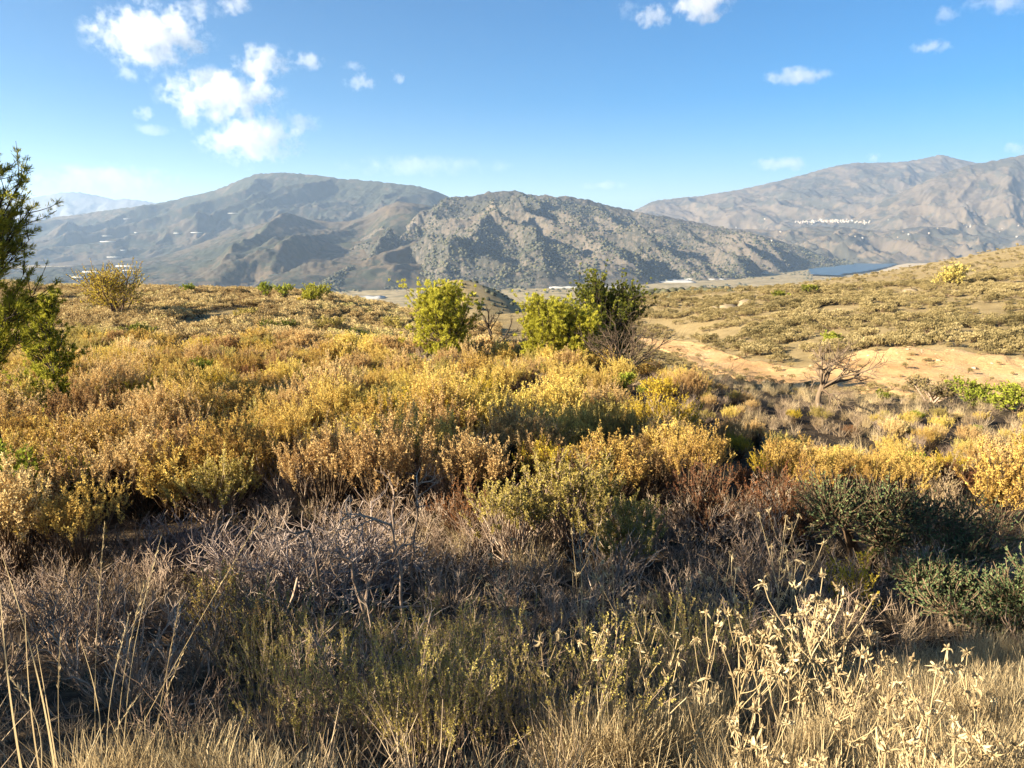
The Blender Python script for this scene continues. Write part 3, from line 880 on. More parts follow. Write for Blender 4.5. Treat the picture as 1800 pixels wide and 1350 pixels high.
def place(name, parts, loc, rz=0.0, s=1.0, label=None, cat=None, group=None, sz=None):
    if not isinstance(parts, list):
        o = bpy.data.objects.new(name, parts); C.objects.link(o)
    else:
        o = bpy.data.objects.new(name, None); C.objects.link(o)
        o.empty_display_size = 0.2
        for nm, me in parts:
            c = bpy.data.objects.new(nm, me); C.objects.link(c); c.parent = o
    o.location = tuple(float(x) for x in loc); o.rotation_euler = (0, 0, rz)
    o.scale = (s, s, s * (sz or 1.0))
    return tag(o, label, cat, group)

def scatter(name, protos, P, rz, sc, idx, kind='stuff', tilt=None):
    """one object that instances real objects of the scene on its points"""
    me = bpy.data.meshes.new(name)
    n = len(P)
    me.vertices.add(n); me.vertices.foreach_set("co", np.asarray(P, np.float32).ravel())
    R = np.zeros((n, 3), np.float32); R[:, 2] = rz
    if tilt is not None: R[:, :2] = tilt
    a = me.attributes.new("rot", 'FLOAT_VECTOR', 'POINT'); a.data.foreach_set("vector", R.ravel())
    S = np.asarray(sc, np.float32)
    if S.ndim == 1: S = np.repeat(S[:, None], 3, 1)
    a = me.attributes.new("scl", 'FLOAT_VECTOR', 'POINT'); a.data.foreach_set("vector", S.ravel())
    a = me.attributes.new("idx", 'INT', 'POINT'); a.data.foreach_set("value", np.asarray(idx, np.int32))
    o = link(name, me)
    ng = bpy.data.node_groups.new(name + "_scatter", 'GeometryNodeTree')
    ng.interface.new_socket("Geometry", in_out='INPUT', socket_type='NodeSocketGeometry')
    ng.interface.new_socket("Geometry", in_out='OUTPUT', socket_type='NodeSocketGeometry')
    gi = ng.nodes.new("NodeGroupInput"); go = ng.nodes.new("NodeGroupOutput")
    def named(nm, t):
        x = ng.nodes.new("GeometryNodeInputNamedAttribute"); x.data_type = t; x.inputs["Name"].default_value = nm
        return [s for s in x.outputs if s.enabled and s.name == "Attribute"][0]
    rot, scl, ix = named("rot", 'FLOAT_VECTOR'), named("scl", 'FLOAT_VECTOR'), named("idx", 'INT')
    e2r = ng.nodes.new("FunctionNodeEulerToRotation"); ng.links.new(rot, e2r.inputs[0])
    jn = ng.nodes.new("GeometryNodeJoinGeometry")
    for i, pr in enumerate(protos):
        oi = ng.nodes.new("GeometryNodeObjectInfo"); oi.inputs["Object"].default_value = pr; oi.inputs["As Instance"].default_value = True
        oi.transform_space = 'ORIGINAL'
        cmp_ = ng.nodes.new("FunctionNodeCompare"); cmp_.data_type = 'INT'; cmp_.operation = 'EQUAL'
        ints = [s for s in cmp_.inputs if s.type == 'INT']
        ng.links.new(ix, ints[0]); ints[1].default_value = i
        ip = ng.nodes.new("GeometryNodeInstanceOnPoints")
        ng.links.new(gi.outputs[0], ip.inputs["Points"]); ng.links.new(cmp_.outputs[0], ip.inputs["Selection"])
        ng.links.new(oi.outputs["Geometry"], ip.inputs["Instance"])
        ng.links.new(e2r.outputs[0], ip.inputs["Rotation"]); ng.links.new(scl, ip.inputs["Scale"])
        ng.links.new(ip.outputs[0], jn.inputs[0])
    ng.links.new(jn.outputs[0], go.inputs[0])
    md = o.modifiers.new("scatter", 'NODES'); md.node_group = ng
    return tag(o, kind=kind)

# ------------------------------------------------------------------ the field of dry shrubs
R1 = np.random.default_rng(101)
def at(u, d, dz=0.0):
    """the point of the ground in the direction of column u at depth d"""
    x = (u - 900.0) / FPX * d / math.cos(PITCH) * 1.0
    # the column's x/y at the ground changes a little with the row: solve once
    for _ in range(3):
        z = gz(x, d)
        # row of that point
        yc = d * math.cos(PITCH) - z * math.sin(PITCH)
        x = (u - 900.0) / FPX * yc
    return np.array([x, d, gz(x, d) + dz])

def row_of(p):
    yc = p[1] * math.cos(PITCH) - p[2] * math.sin(PITCH); zc = p[1] * math.sin(PITCH) + p[2] * math.cos(PITCH)
    return 900 + p[0] / yc * FPX, 675 - zc / yc * FPX

GOLD = [dome_meshes(200 + i, R=0.62 + 0.09 * (i % 4), h=1.05 + 0.14 * ((i * 2) % 5), n_lobe=5 + i % 4, n_sh=100 + 8 * i, up_bias=0.58 + 0.07 * (i % 4), mats=(M_BROWN, M_TAN if i % 3 == 1 else M_GOLD)) for i in range(8)]
YELL = [dome_meshes(230 + i, R=0.65, h=1.0, mats=(M_BROWN, M_YELL)) for i in range(2)]
OLIVE = [dome_meshes(240 + i, R=0.75, h=1.05, lf_l=0.036, lf_w=0.014, mats=(M_TWIG, M_OLIVE)) for i in range(3)]
RUST = [dome_meshes(250 + i, R=0.7, h=0.85, n_lf=20, lf_l=0.034, lf_w=0.014, mats=(M_BROWN, M_RUST)) for i in range(2)]
GREENS = [dome_meshes(260 + i, R=0.7, h=0.9, n_lf=26, lf_l=0.05, lf_w=0.025, mats=(M_BROWN, M_GREEN)) for i in range(2)]
GREY = [shrub_meshes(270 + i, h=1.0, n_st=34, tilt=0.75, n_sh=16, sh_len=0.34, n_lf=0, mats=(M_TWIG,), spread=0.55, stem_r=0.0075, name=("twigs", ""), lo=0.2) for i in range(3)]
FAR_GOLD = [dome_meshes(280 + i, R=0.7, h=1.1 + 0.1 * i, n_sh=90, n_lf=20, lf_l=0.055, lf_w=0.022, up_bias=0.65, mats=(M_BROWN, M_TAN if i % 2 else M_GOLD), one=True, name=("golden_shrub", "")) for i in range(4)]

cells = []
sp = 1.05
for y in np.arange(8.6, 43, sp):
    for x in np.arange(-0.80 * y - 2, 0.80 * y + 2, sp):
        cells.append((x, y))
cells = np.array(cells) + R1.uniform(-0.36, 0.36, (len(cells), 2)) * 1.25
cx, cy = cells.T
edge_y = np.interp(cx / cy, [-1, 0.15, 0.22, 0.35, 0.5, 0.7, 1.2], [43, 40, 33, 27.5, 27, 27, 26])
keep = (cy > np.interp(cx / cy, [-0.7, -0.35, -0.1, 0.2, 0.35, 0.6, 0.8], [10.8, 12.2, 13.6, 14.2, 14.4, 13.2, 12])) & (cy < edge_y) & ~on_track(cx, cy)
gap = perlin(cx / 3.3, cy / 3.3, 77)
keep &= gap > np.where(cy < 22, -0.20, -0.30)
keep &= ~((cy < 9.6) & (np.abs(cx) < 6) & (R1.uniform(0, 1, len(cx)) < 0.6))
cells = cells[keep]; cx, cy = cells.T
cz = ground_z(cx, cy)
pick = R1.uniform(0, 1, len(cells))
zone = perlin(cx / 5.0 + 40, cy / 5.0, 78)
kind = np.where(pick < 0.68, 0, np.where(pick < 0.77, 1, np.where(pick < 0.85, 2, np.where(pick < 0.91, 3, np.where(pick < 0.93, 4, 5)))))
right_pale = (cx / cy > 0.33) & (pick < 0.5) & (zone > -0.1)
kind = np.where(right_pale, 6, kind)
order = np.argsort(cy)
ng_ = 0
far_pts = []
KL = {1: ("grey_shrub", GREY, "grey leafless twiggy shrub standing among the golden shrubs", "leafless grey shrubs in the field"),
      2: ("olive_shrub", OLIVE, "olive green shrub with small leaves among the golden shrubs of the field", "olive shrubs in the field"),
      3: ("rust_shrub", RUST, "low rust brown shrub among the golden shrubs of the field", "rust brown shrubs in the field"),
      4: ("green_shrub", GREENS, "small green leafy shrub among the golden shrubs of the field", "green shrubs in the field"),
      5: ("yellow_shrub", YELL, "bright yellow leafy shrub among the duller golden shrubs", "yellow shrubs in the field"),
      6: ("straw_shrub", None, "pale straw coloured shrub on the right of the field below the track", "straw shrubs below the track")}
STRAWSH = [shrub_meshes(290 + i, h=0.95, n_st=26, tilt=0.8, n_sh=10, n_lf=14, lf_l=0.04, lf_w=0.011, mats=(M_TWIG, M_STRAW), lo=0.2) for i in range(3)]
SPECIAL = []   # spots kept free for the plants placed one by one
def free(x, y):
    return all((x - a) ** 2 + (y - b) ** 2 > r * r for a, b, r in SPECIAL)
for u, d, r in ((780, 36, 1.2), (985, 35, 1.2), (1068, 38, 1.2), (1093, 32, 1.2), (868, 33.5, 1.5), (1437, 29.5, 1.3), (1085, 27, 1.0), (1150, 25, 0.9), (820, 12.4, 1.0), (1310, 12.2, 1.6), (1560, 10.5, 1.6), (1000, 11, 1.8), (550, 9, 1.8),
                (60, 12.0, 1.5), (1745, 13, 1.0)):
    p = at(u, d); SPECIAL.append((p[0], p[1], r))
SPECIAL.append((-8.75, 12.6, 0.6))
for i in order:
    x, y, z = cx[i], cy[i], cz[i]
    if not free(x, y): continue
    k = kind[i]
    s = R1.uniform(0.85, 1.4) * (0.9 if y < 11 else 1.0) * (1 + 0.18 * zone[i])
    if y < 22 and x / y < 0.3: s *= 1.18
    if x / y > 0.16 and y > 22: s *= 0.7
    if x / y > 0.25 and y > 14: s *= 0.55 if y > 17 else 0.75
    rz = R1.uniform(0, 6.28)
    if k == 0:
        if ng_ < 296:
            place("golden_shrub", GOLD[R1.integers(0, len(GOLD))], (x, y, z), rz, s, "golden dry shrub with upright leafy shoots in the middle of the field", "shrub", "golden shrubs of the field", sz=R1.uniform(0.85, 1.15))
            ng_ += 1
        else:
            far_pts.append((x, y, z, rz, s))
    else:
        nm, ms, lab, grp = KL[k]
        ms = ms or STRAWSH
        place(nm, ms[R1.integers(0, len(ms))], (x, y, z), rz, s * (0.85 if k in (3, 4, 6) else 1.0), lab, "shrub", grp)
far_pts = np.array(far_pts)
gp = [place("golden_shrub", FAR_GOLD[i], far_pts[i, :3], far_pts[i, 3], far_pts[i, 4], "golden dry shrub with upright leafy shoots in the middle of the field", "shrub", "golden shrubs of the field") for i in range(4)]
scatter("golden_scrub", gp, far_pts[4:, :3], far_pts[4:, 3], far_pts[4:, 4], R1.integers(0, 4, len(far_pts) - 4))

# ------------------------------------------------------------------ left plateau: low heath up to its crest
HEATH = [clump_mesh("heath_shrub", 300 + i, (M_BROWN, M_HEATH), n=420, lf=0.10) for i in range(4)]
n = 5200
hy = np.sqrt(R1.uniform(40 ** 2, 100 ** 2, n)); ht = R1.uniform(-0.95, -0.02, n)
hx = hy * ht
den = perlin(hx / 7, hy / 7, 81)
ok = (den > -0.42) & (hy < 96)
hx, hy = hx[ok], hy[ok]
hz = ground_z(hx, hy)
hs = R1.uniform(0.6, 1.35, len(hx)) * (1 + 0.25 * perlin(hx / 12, hy / 12, 82))
o_ = np.argsort(hy)
hx, hy, hz, hs = hx[o_], hy[o_], hz[o_], hs[o_]
hp = []
for i in range(300):
    hp.append(place("heath_shrub", HEATH[i % 4], (hx[i], hy[i], hz[i]), R1.uniform(0, 6.28), hs[i], "low brown heath shrub on the plateau behind the golden field", "shrub", "heath shrubs on the plateau"))
m_ = len(hx) - 300
scatter("heath_scrub", hp[:4], np.c_[hx, hy, hz][300:], R1.uniform(0, 6.28, m_), hs[300:], R1.integers(0, 4, m_))

# ------------------------------------------------------------------ right hillside scrub
HILLS = [clump_mesh("hillside_shrub", 320 + i, (M_BROWN, M_HILL), n=300, lf=0.13) for i in range(5)]
n = 15000
ry = np.exp(R1.uniform(math.log(27), math.log(470), n)); rt = R1.uniform(0.12, 0.95, n)
keepd = R1.uniform(0, 1, n) < np.clip((ry / 130) ** 1.2, 0.16, 1)
ry, rt = ry[keepd], rt[keepd]
rx = ry * rt
ok = ~on_track(rx, ry) & (ry > np.interp(rt, [0.1, 0.22, 0.35, 0.5, 0.7, 1.2], [40, 33, 27.5, 27, 27, 26]))
ok &= (perlin(rx / 9, ry / 9, 91) > -0.02)
ok &= ~((ry > 165) & (R1.uniform(0, 1, len(ry)) < 0.55))
rx, ry = rx[ok], ry[ok]
# more on the near face of the hill
n2 = 6500
fy = R1.uniform(50, 130, n2); ft = R1.uniform(0.15, 0.9, n2); fx = fy * ft
ok = ~on_track(fx, fy) & (perlin(fx / 5, fy / 5, 92) > 0.06)
rx = np.r_[rx, fx[ok]]; ry = np.r_[ry, fy[ok]]
rz_ = ground_z(rx, ry)
rs = R1.uniform(0.4, 1.0, len(rx)) ** 1.1 * 1.3 * (1 + 0.35 * perlin(rx / 14, ry / 14, 93)) * np.clip(ry / 120, 0.9, 1.6) * np.where(ry < 42, 0.5, 1.0)
rs = rs * np.where((ry < np.interp(rx / ry, T_near[:, 0] / T_near[:, 1], T_near[:, 1], left=0)), 0.5, 1.0)
o_ = np.argsort(ry)
rx, ry, rz_, rs = rx[o_], ry[o_], rz_[o_], rs[o_]
hp = []
for i in range(298):
    hp.append(place("hillside_shrub", HILLS[i % 5], (rx[i], ry[i], rz_[i]), R1.uniform(0, 6.28), rs[i], "small tan shrub on the slope around the dirt track", "shrub", "hillside shrubs by the track"))
m_ = len(rx) - 298
scatter("hillside_scrub", hp[:5], np.c_[rx, ry, rz_][298:], R1.uniform(0, 6.28, m_), rs[298:], R1.integers(0, 5, m_))

# ------------------------------------------------------------------ trees in the middle distance
M_GREYBARK = leaf_mat("grey_brown_bark", [(0.1, (0.09, 0.062, 0.04)), (0.5, (0.16, 0.115, 0.075)), (0.9, (0.25, 0.19, 0.13))], 0.0)
p = at(780, 36)
place("young_pine", pine_meshes(401, H=3.0, r_max=2.15, n_br=170, n_nd=28, nd_w=0.02, mats=(M_BARK, M_PINE), shape='egg', low=0.06, tr=0.08), p, 0.4, 1, "bright yellow green young pine, left of the trees in the middle", "tree", "young pines in the field")
p = at(958, 35)
place("young_pine", pine_meshes(402, H=2.75, r_max=1.7, n_br=140, n_nd=28, nd_w=0.02, mats=(M_BARK, M_PINE), shape='egg', low=0.06, tr=0.07), p, 1.9, 1, "yellow green young pine close in front of the dark evergreen", "tree", "young pines in the field")
p = at(1012, 34.5)
place("young_pine", pine_meshes(403, H=2.2, r_max=1.5, n_br=120, n_nd=28, nd_w=0.02, mats=(M_BARK, M_PINE), shape='egg', low=0.06, tr=0.06), p, 2.7, 1, "shorter yellow green pine between its taller twin and the bare tree", "tree", "young pines in the field")
p = at(1066, 38)
place("evergreen_tree", pine_meshes(404, H=3.2, r_max=2.6, n_br=200, n_tw=8, n_nd=24, nd_l=0.10, nd_w=0.032, mats=(M_BARK, M_JUNI), shape='egg', low=0.15, tr=0.12), p, 0.2, 1, "dark green rounded evergreen tree behind the bare tree in the middle", "tree")
p = at(1094, 32)
place("bare_tree", bare_meshes(405, H=2.7, trunk_share=0.16, spread=0.66, mat=M_GREYBARK, r=0.08, n1=11, n2=8, n3=6), p, 0.3, 1, "dark leafless tree in front of the dark evergreen", "tree")
p = at(868, 41)
place("bare_tree", bare_meshes(407, H=3.6, trunk_share=0.42, spread=0.8, mat=M_BARK, r=0.12, n1=3, n2=4, n3=4, wander=0.25), p, 0.6, 1, "twisted dark snag with two bare limbs between the young pines", "tree")
p = at(1437, 29.5)
place("bare_tree", bare_meshes(411, H=2.9, trunk_share=0.34, spread=0.95, mat=M_GREYBARK, r=0.11, n1=9, n2=8, n3=6, wander=0.2), p, 1.0, 1, "wide leafless tree beside the sandy track on the right", "tree")
p = at(1245, 27)
place("dead_shrub", bare_meshes(413, H=1.5, trunk_share=0.1, spread=0.8, mat=M_GREYBARK, r=0.03, n1=8, n2=6, n3=5), p, 0.0, 1, "low bare shrub with curved twigs at the field edge near the track", "shrub")

def bush(name, u, d, w, h, mats, label, seed, n=2600, lf=0.12, cat="shrub", lobes=9, group=None, dz=0.0):
    me = bush_mesh(seed, mats, n, lf * 1.0, w, h, lobes)
    return place(name, me, at(u, d, dz), 0, 1, label, cat, group)
def bush_mesh(seed, mats, n, lf, w, h, lobes):
    rng = np.random.default_rng(seed)
    g, f = Geo(), Geo()
    a = rng.uniform(0, 2 * np.pi, lobes); rr_ = np.sqrt(rng.uniform(0, 1, lobes)) * 0.33
    c = np.stack([rr_ * np.cos(a) * w, rr_ * np.sin(a) * w, rng.uniform(0.25, 0.72, lobes) * h], -1)
    rad = rng.uniform(0.17, 0.28, lobes)
    P0 = np.c_[rng.normal(0, 0.05 * w, (lobes, 2)), np.full(lobes, -0.1)]
    P = np.stack([P0, P0 * 0.5 + c * [0.45, 0.45, 0.45], c], 1)
    tubes(g, P, np.array([0.02, 0.015, 0.008])[None] * np.ones((lobes, 1)) * w, 4, rng.uniform(0, 1, lobes))
    # shoots that carry the leaves
    ns_ = n // 12
    k = rng.integers(0, lobes, ns_)
    d = unit(rng.normal(0, 1, (ns_, 3))); d[:, 2] = d[:, 2] * 0.8 + 0.25
    S0 = c[k] + d * (rad[k] * rng.uniform(0.1, 0.75, ns_))[:, None] * [w, w, h]
    S0[:, 2] = np.maximum(S0[:, 2], 0.02 * h)
    S = paths(rng, S0, d + [0, 0, 0.35], rng.uniform(0.12, 0.3, ns_) * min(w, h), 4, 0.15, 0.12)
    tubes(g, S, np.full((ns_, 4), 0.004 * w), 3, rng.uniform(0, 1, ns_))
    Q, D, fr = along(rng, S, 12, 0.1, 1.0)
    tt = np.repeat(rng.normal(0.5, 0.15, ns_), 12)
    leaves(f, rng, Q, D * 0.8 + unit(rng.normal(0, 1, Q.shape)) * 0.8, lf * rng.uniform(0.6, 1.3, len(Q)), lf * 0.45, np.clip(tt + rng.normal(0, 0.14, len(Q)), 0, 1))
    a_ = g.mesh("stems"); a_.materials.append(mats[0]); b_ = f.mesh("foliage"); b_.materials.append(mats[1])
    return [("stems", a_), ("foliage", b_)]

bush("evergreen_bush", 1084, 27, 1.35, 1.1, (M_BARK, M_GREEN), "small glossy green bush below the bare tree in the middle", 420, lf=0.10)
bush("yellow_bush", 1150, 25, 1.6, 1.0, (M_BROWN, M_YELL), "bright yellow bush at the field edge right of the green bush", 421, lf=0.07, n=4000)
bush("green_bush", 1712, 33, 2.1, 1.35, (M_BROWN, M_GREEN), "round bright green bush beside the track at the right", 422)
bush("green_bush", 1785, 30.5, 2.2, 1.2, (M_BROWN, M_GREEN), "pale green bush cut by the right edge of the picture", 423)
bush("grey_bush", 1640, 35, 3.0, 1.2, (M_TWIG, M_HILL), "low grey brown bush left of the round green bush by the track", 424)
bush("dark_bush", 1552, 35, 0.8, 0.55, (M_BARK, M_JUNI), "small dark bush standing on the sandy edge of the track", 425, n=1200)
bush("green_bush", 1464, 62, 1.9, 1.5, (M_BROWN, M_GREEN), "green bush at the top of the sandy bank behind the track", 426, n=1500, lf=0.16)
bush("large_bush", 1672, 104, 4.4, 3.2, (M_BROWN, M_OLIVE), "rounded olive bush on the skyline of the near right hill", 427, n=2200, lf=0.3)
bush("dark_bush", 1370, 112, 3.0, 1.5, (M_BARK, M_JUNI), "flat dark bush on the near hill above the pale rock patch", 428, n=1000, lf=0.25)
bush("dark_bush", 1422, 116, 3.0, 1.7, (M_BARK, M_JUNI), "dark bush right of another on the crest of the near hill", 429, n=1000, lf=0.25)
bush("green_bush", 330, 78, 1.5, 1.3, (M_BARK, M_GREEN), "small round green bush alone on the left skyline", 430, n=1000, lf=0.2)
bush("green_bush", 466, 80, 1.5, 1.8, (M_BARK, M_GREEN), "narrow green bush, first of the row on the left skyline", 431, n=1000, lf=0.2)
bush("green_bush", 503, 80, 2.3, 1.7, (M_BARK, M_GREEN), "pointed green bush second in the row on the left skyline", 432, n=1300, lf=0.2)
bush("green_bush", 553, 76, 3.6, 2.3, (M_BARK, M_PINE2), "largest dark green bush of the row on the left skyline", 433, n=2600, lf=0.22)
bush("yellow_bush", 527, 74, 1.2, 0.9, (M_BARK, M_YELL), "small yellow bush tucked under the row on the left skyline", 434, n=800, lf=0.15)
bush("yellow_bush", 208, 60, 5.2, 4.6, (M_BROWN, M_YELL), "large yellow bush on the skyline right of the roadside pine", 435, n=6000, lf=0.15, lobes=14)
bush("dark_bush", 118, 13.5, 1.3, 1.35, (M_BARK, M_JUNI), "dark evergreen bush in shade beside the roadside pine", 436, n=3600, lf=0.07)
bush("green_bush", 395, 42, 2.4, 0.9, (M_BROWN, M_GREEN), "low spreading green bush at the far edge of the golden field", 437, n=2000, lf=0.11)
bush("yellow_bush", 795, 60, 2.4, 1.8, (M_BROWN, M_OLIVE), "olive bush on the rim beside the tall young pine", 438, n=1500, lf=0.16)
bush("yellow_bush", 690, 66, 2.2, 1.7, (M_BROWN, M_OLIVE), "olive bush at the rim in front of the dark knoll", 439, n=1500, lf=0.16)

place("evergreen_tree", pine_meshes(447, H=3.7, r_max=1.05, n_br=90, n_tw=8, n_nd=18, nd_l=0.09, nd_w=0.022, mats=(M_BARK, M_PINE2), shape='egg', low=0.14, tr=0.08), at(104, 22.5), 0.7, 1, "green bushy tree behind the roadside pine at the left", "tree")
for i, (u, d, w_, h_) in enumerate(((490, 52, 3.2, 1.3), (575, 56, 3.0, 1.4), (625, 50, 2.4, 1.2), (545, 47, 2.6, 1.0), (250, 48, 3.2, 1.1), (430, 60, 2.6, 1.2), (665, 44, 2.2, 1.1))):  # bushes added to stand in for dark shaded areas of the plateau
    bush("dark_bush", u, d, w_, h_, (M_BARK, M_JUNI if i % 2 == 0 else M_OLIVE), ("dark bush added for plateau shade, " if i % 2 == 0 else "olive bush added for plateau shade, ") + ("below the left end of the skyline row", "below the right end of the skyline row", "nearest the rim", "in front of the largest skyline bush", "below the large yellow bush", "left of the skyline row", "nearest the left young pine")[i], 470 + i, n=1800, lf=0.13)
# pale rocks that break through the near hill
M_ROCK = plain_mat("pale_rock", (0.21, 0.165, 0.105), var=0.3, scale=1.2)
for i, (u, d, s_, lab) in enumerate(((1262, 108, 2.6, "leftmost pale rock of the outcrop on the near hill"), (1285, 106, 3.2, "largest pale rock of the outcrop on the near hill"), (1312, 108, 2.7, "pale rock right of the largest in the hill outcrop"), (1290, 98, 2.0, "low pale rock under the largest in the hill outcrop"), (1600, 104, 2.0, "pale rock by itself left of the rounded skyline bush"))):
    V, F = blob_mesh("x", 520 + i, flat=0.5)
    V = V + 0.12 * np.c_[perlin(V[:, 0] * 4, V[:, 1] * 4, i), perlin(V[:, 1] * 4, V[:, 2] * 4, i + 3), perlin(V[:, 2] * 4, V[:, 0] * 4, i + 6)]
    me = mesh_np("rock", V * [1, 0.8, 0.75], F); me.materials.append(M_ROCK)
    place("rock", me, at(u, d, -0.45), i * 1.1, s_ * 0.62, lab, "rock", "pale rocks on the near hill")
# leaning broken stump on the plateau
g = Geo()
tubes(g, np.array([[[0, 0, -0.1], [0.15, 0, 0.35], [0.28, 0, 0.8], [0.62, 0, 1.05]]]), np.array([[0.09, 0.08, 0.07, 0.05]]), 6)
o = g.obj("broken_trunk", [M_BARK]); o.location = at(313, 41)
tag(o, "leaning dark broken trunk on the plateau behind the golden field", "dead tree")

# roadside pine at the left, and unseen pines placed to cast shade on the bank
place("roadside_pine", pine_meshes(441, H=6.9, r_max=2.3, n_br=200, n_tw=9, n_tuft=4, n_nd=18, nd_l=0.10, nd_w=0.012, mats=(M_BARK, M_PINE2), low=0.42, top_pow=0.5, tr=0.09), (-9.15, 12.6, gz(-9.15, 12.6)), 0.5, 1, "green pine cut by the left edge of the picture", "tree", "roadside pines")
SHADE = [(-11.0, 2.7, 5.6, 1.4, 442), (-11.6, 4.6, 5.9, 1.3, 443), (-13.4, 1.9, 6.6, 1.3, 444), (-11.0, 0.5, 4.3, 1.2, 445), (-11.4, -1.4, 3.9, 1.0, 446)]
for x, y, h, r, sd in SHADE:
    place("roadside_pine", pine_meshes(sd, H=h, r_max=r, n_br=58, n_tw=8, n_tuft=3, n_nd=14, nd_l=0.16, nd_w=0.022, mats=(M_BARK, M_PINE2), low=0.08, shape='egg', tr=0.12), (x, y, gz(x, y)), sd, 1, "unseen tall pine beyond the left edge, placed to shade the bank", "tree", "roadside pines")

# ------------------------------------------------------------------ far trees and buildings in the valley
FT = []
for i in range(4):
    V, F = blob_mesh("x", 500 + i)
    me = mesh_np("far_tree", V, F, R1.uniform(0.2, 0.8, len(V)), smooth=False); me.materials.append(M_FARTREE); FT.append(me)
X, Y, Z, Q, U = CEN
mask = (Q < 0.93) & (Q > 0.05)
ii = np.flatnonzero(mask.ravel())
dens = fbm(X / 260, Y / 260, 4, 131).ravel()[ii] + 0.25 + 0.5 * perlin(X / 900, Y / 900, 132).ravel()[ii]
pr = np.clip(dens + 0.15, 0.12, 0.8); pr = pr / pr.sum()
sel = R1.choice(ii, 20000, replace=True, p=pr)
P = np.c_[X.ravel()[sel], Y.ravel()[sel], Z.ravel()[sel]] + np.c_[R1.normal(0, 5, (20000, 2)), np.zeros(20000) - 1]
tr0 = [place("valley_tree", FT[i], at(u, d), 0.5 * i, 7.0, lab, "tree") for i, (u, d, lab) in enumerate(((1395, 2700, "dark green tree clump on the valley plain left of the lake"), (1370, 2550, "dark tree clump left of another on the valley plain"), (1240, 2500, "dark tree beside the pale fields of the valley"), (1210, 2400, "rounded dark tree near the long white greenhouses")))]
scatter("mountain_scrub", tr0, P, R1.uniform(0, 6.28, 20000), R1.uniform(2.5, 7.5, 20000), R1.integers(0, 4, 20000))
# knoll and gully scrub
n = 700
ky = R1.uniform(420, 720, n); kx = R1.uniform(-150, 40, n)
kz = ground_z(kx, ky)
scatter("knoll_scrub", tr0, np.c_[kx, ky, kz - 0.3], R1.uniform(0, 6.28, n), R1.uniform(0.8, 2.3, n), R1.integers(0, 4, n))
n = 900
gy_ = R1.uniform(150, 700, n); gt = R1.uniform(0.13, 0.30, n)
okk = perlin(gy_ * gt / 40, gy_ / 60, 141) > -0.1
gy_, gt = gy_[okk], gt[okk]
scatter("gully_scrub", tr0, np.c_[gy_ * gt, gy_, ground_z(gy_ * gt, gy_) - 0.2], R1.uniform(0, 6.28, len(gy_)), R1.uniform(0.7, 1.9, len(gy_)) * np.clip(gy_ / 250, 0.7, 1.8), R1.integers(0, 4, len(gy_)))
n = 2600
vy = R1.uniform(1800, 4300, n); vt = R1.uniform(-0.3, 0.62, n)
okk = (fbm(vy * vt / 300, vy / 500, 3, 151) > 0.12)
vy, vt = vy[okk], vt[okk]
scatter("valley_trees", tr0, np.c_[vy * vt, vy, ground_z(vy * vt, vy) - 1], R1.uniform(0, 6.28, len(vy)), R1.uniform(3, 8, len(vy)), R1.integers(0, 4, len(vy)))

def far_on(u, v, z):
    sx, sz = ray(u, v); d = z / sz
    return np.array([sx * d, d, z])
M_PLASTIC = plain_mat("white_plastic_sheet", (0.36, 0.35, 0.33), var=0.06, scale=0.05)
def greenhouse(u, v, w_px, dep, label, z=-204.0):
    c = far_on(u, v, z)
    w_ = w_px * c[1] / FPX
    g = Geo()
    k = max(3, int(w_ / 45))
    xs = np.linspace(-w_ / 2, w_ / 2, 2 * k + 1)
    zt = np.where(np.arange(2 * k + 1) % 2 == 0, 4.0, 6.5)
    V = []
    for yy in (-dep / 2, dep / 2):
        for x_, z_ in zip(xs, zt): V += [(x_, yy, 0), (x_, yy, z_)]
    V = np.array(V); m2 = 2 * (2 * k + 1)
    F = []
    for i in range(2 * k):
        a = 2 * i
        F += [(a, a + 2, a + 3, a + 1), (m2 + a + 2, m2 + a, m2 + a + 1, m2 + a + 3), (a + 1, a + 3, m2 + a + 3, m2 + a + 1)]
    F += [(0, 1, m2 + 1, m2), (m2 - 2, 2 * m2 - 2, 2 * m2 - 1, m2 - 1)]
    g.add(V, np.array(F))
    o = g.obj("greenhouse", [M_PLASTIC]); o.location = c
    tag(o, label, "greenhouse", "white greenhouses in the valley")
greenhouse(645, 524, 60, 60, "white greenhouse roof seen over the plateau edge on the left")
greenhouse(1010, 506, 90, 60, "long white greenhouse showing left of the dark evergreen")
greenhouse(1085, 506, 70, 50, "white greenhouse showing just above the dark evergreen")
greenhouse(1150, 495, 130, 160, "widest white greenhouse at the foot of the central mountain")
greenhouse(1235, 491, 70, 120, "white greenhouse at the right end of the long row")
greenhouse(1060, 494, 40, 70, "short white greenhouse at the left end of the long row")
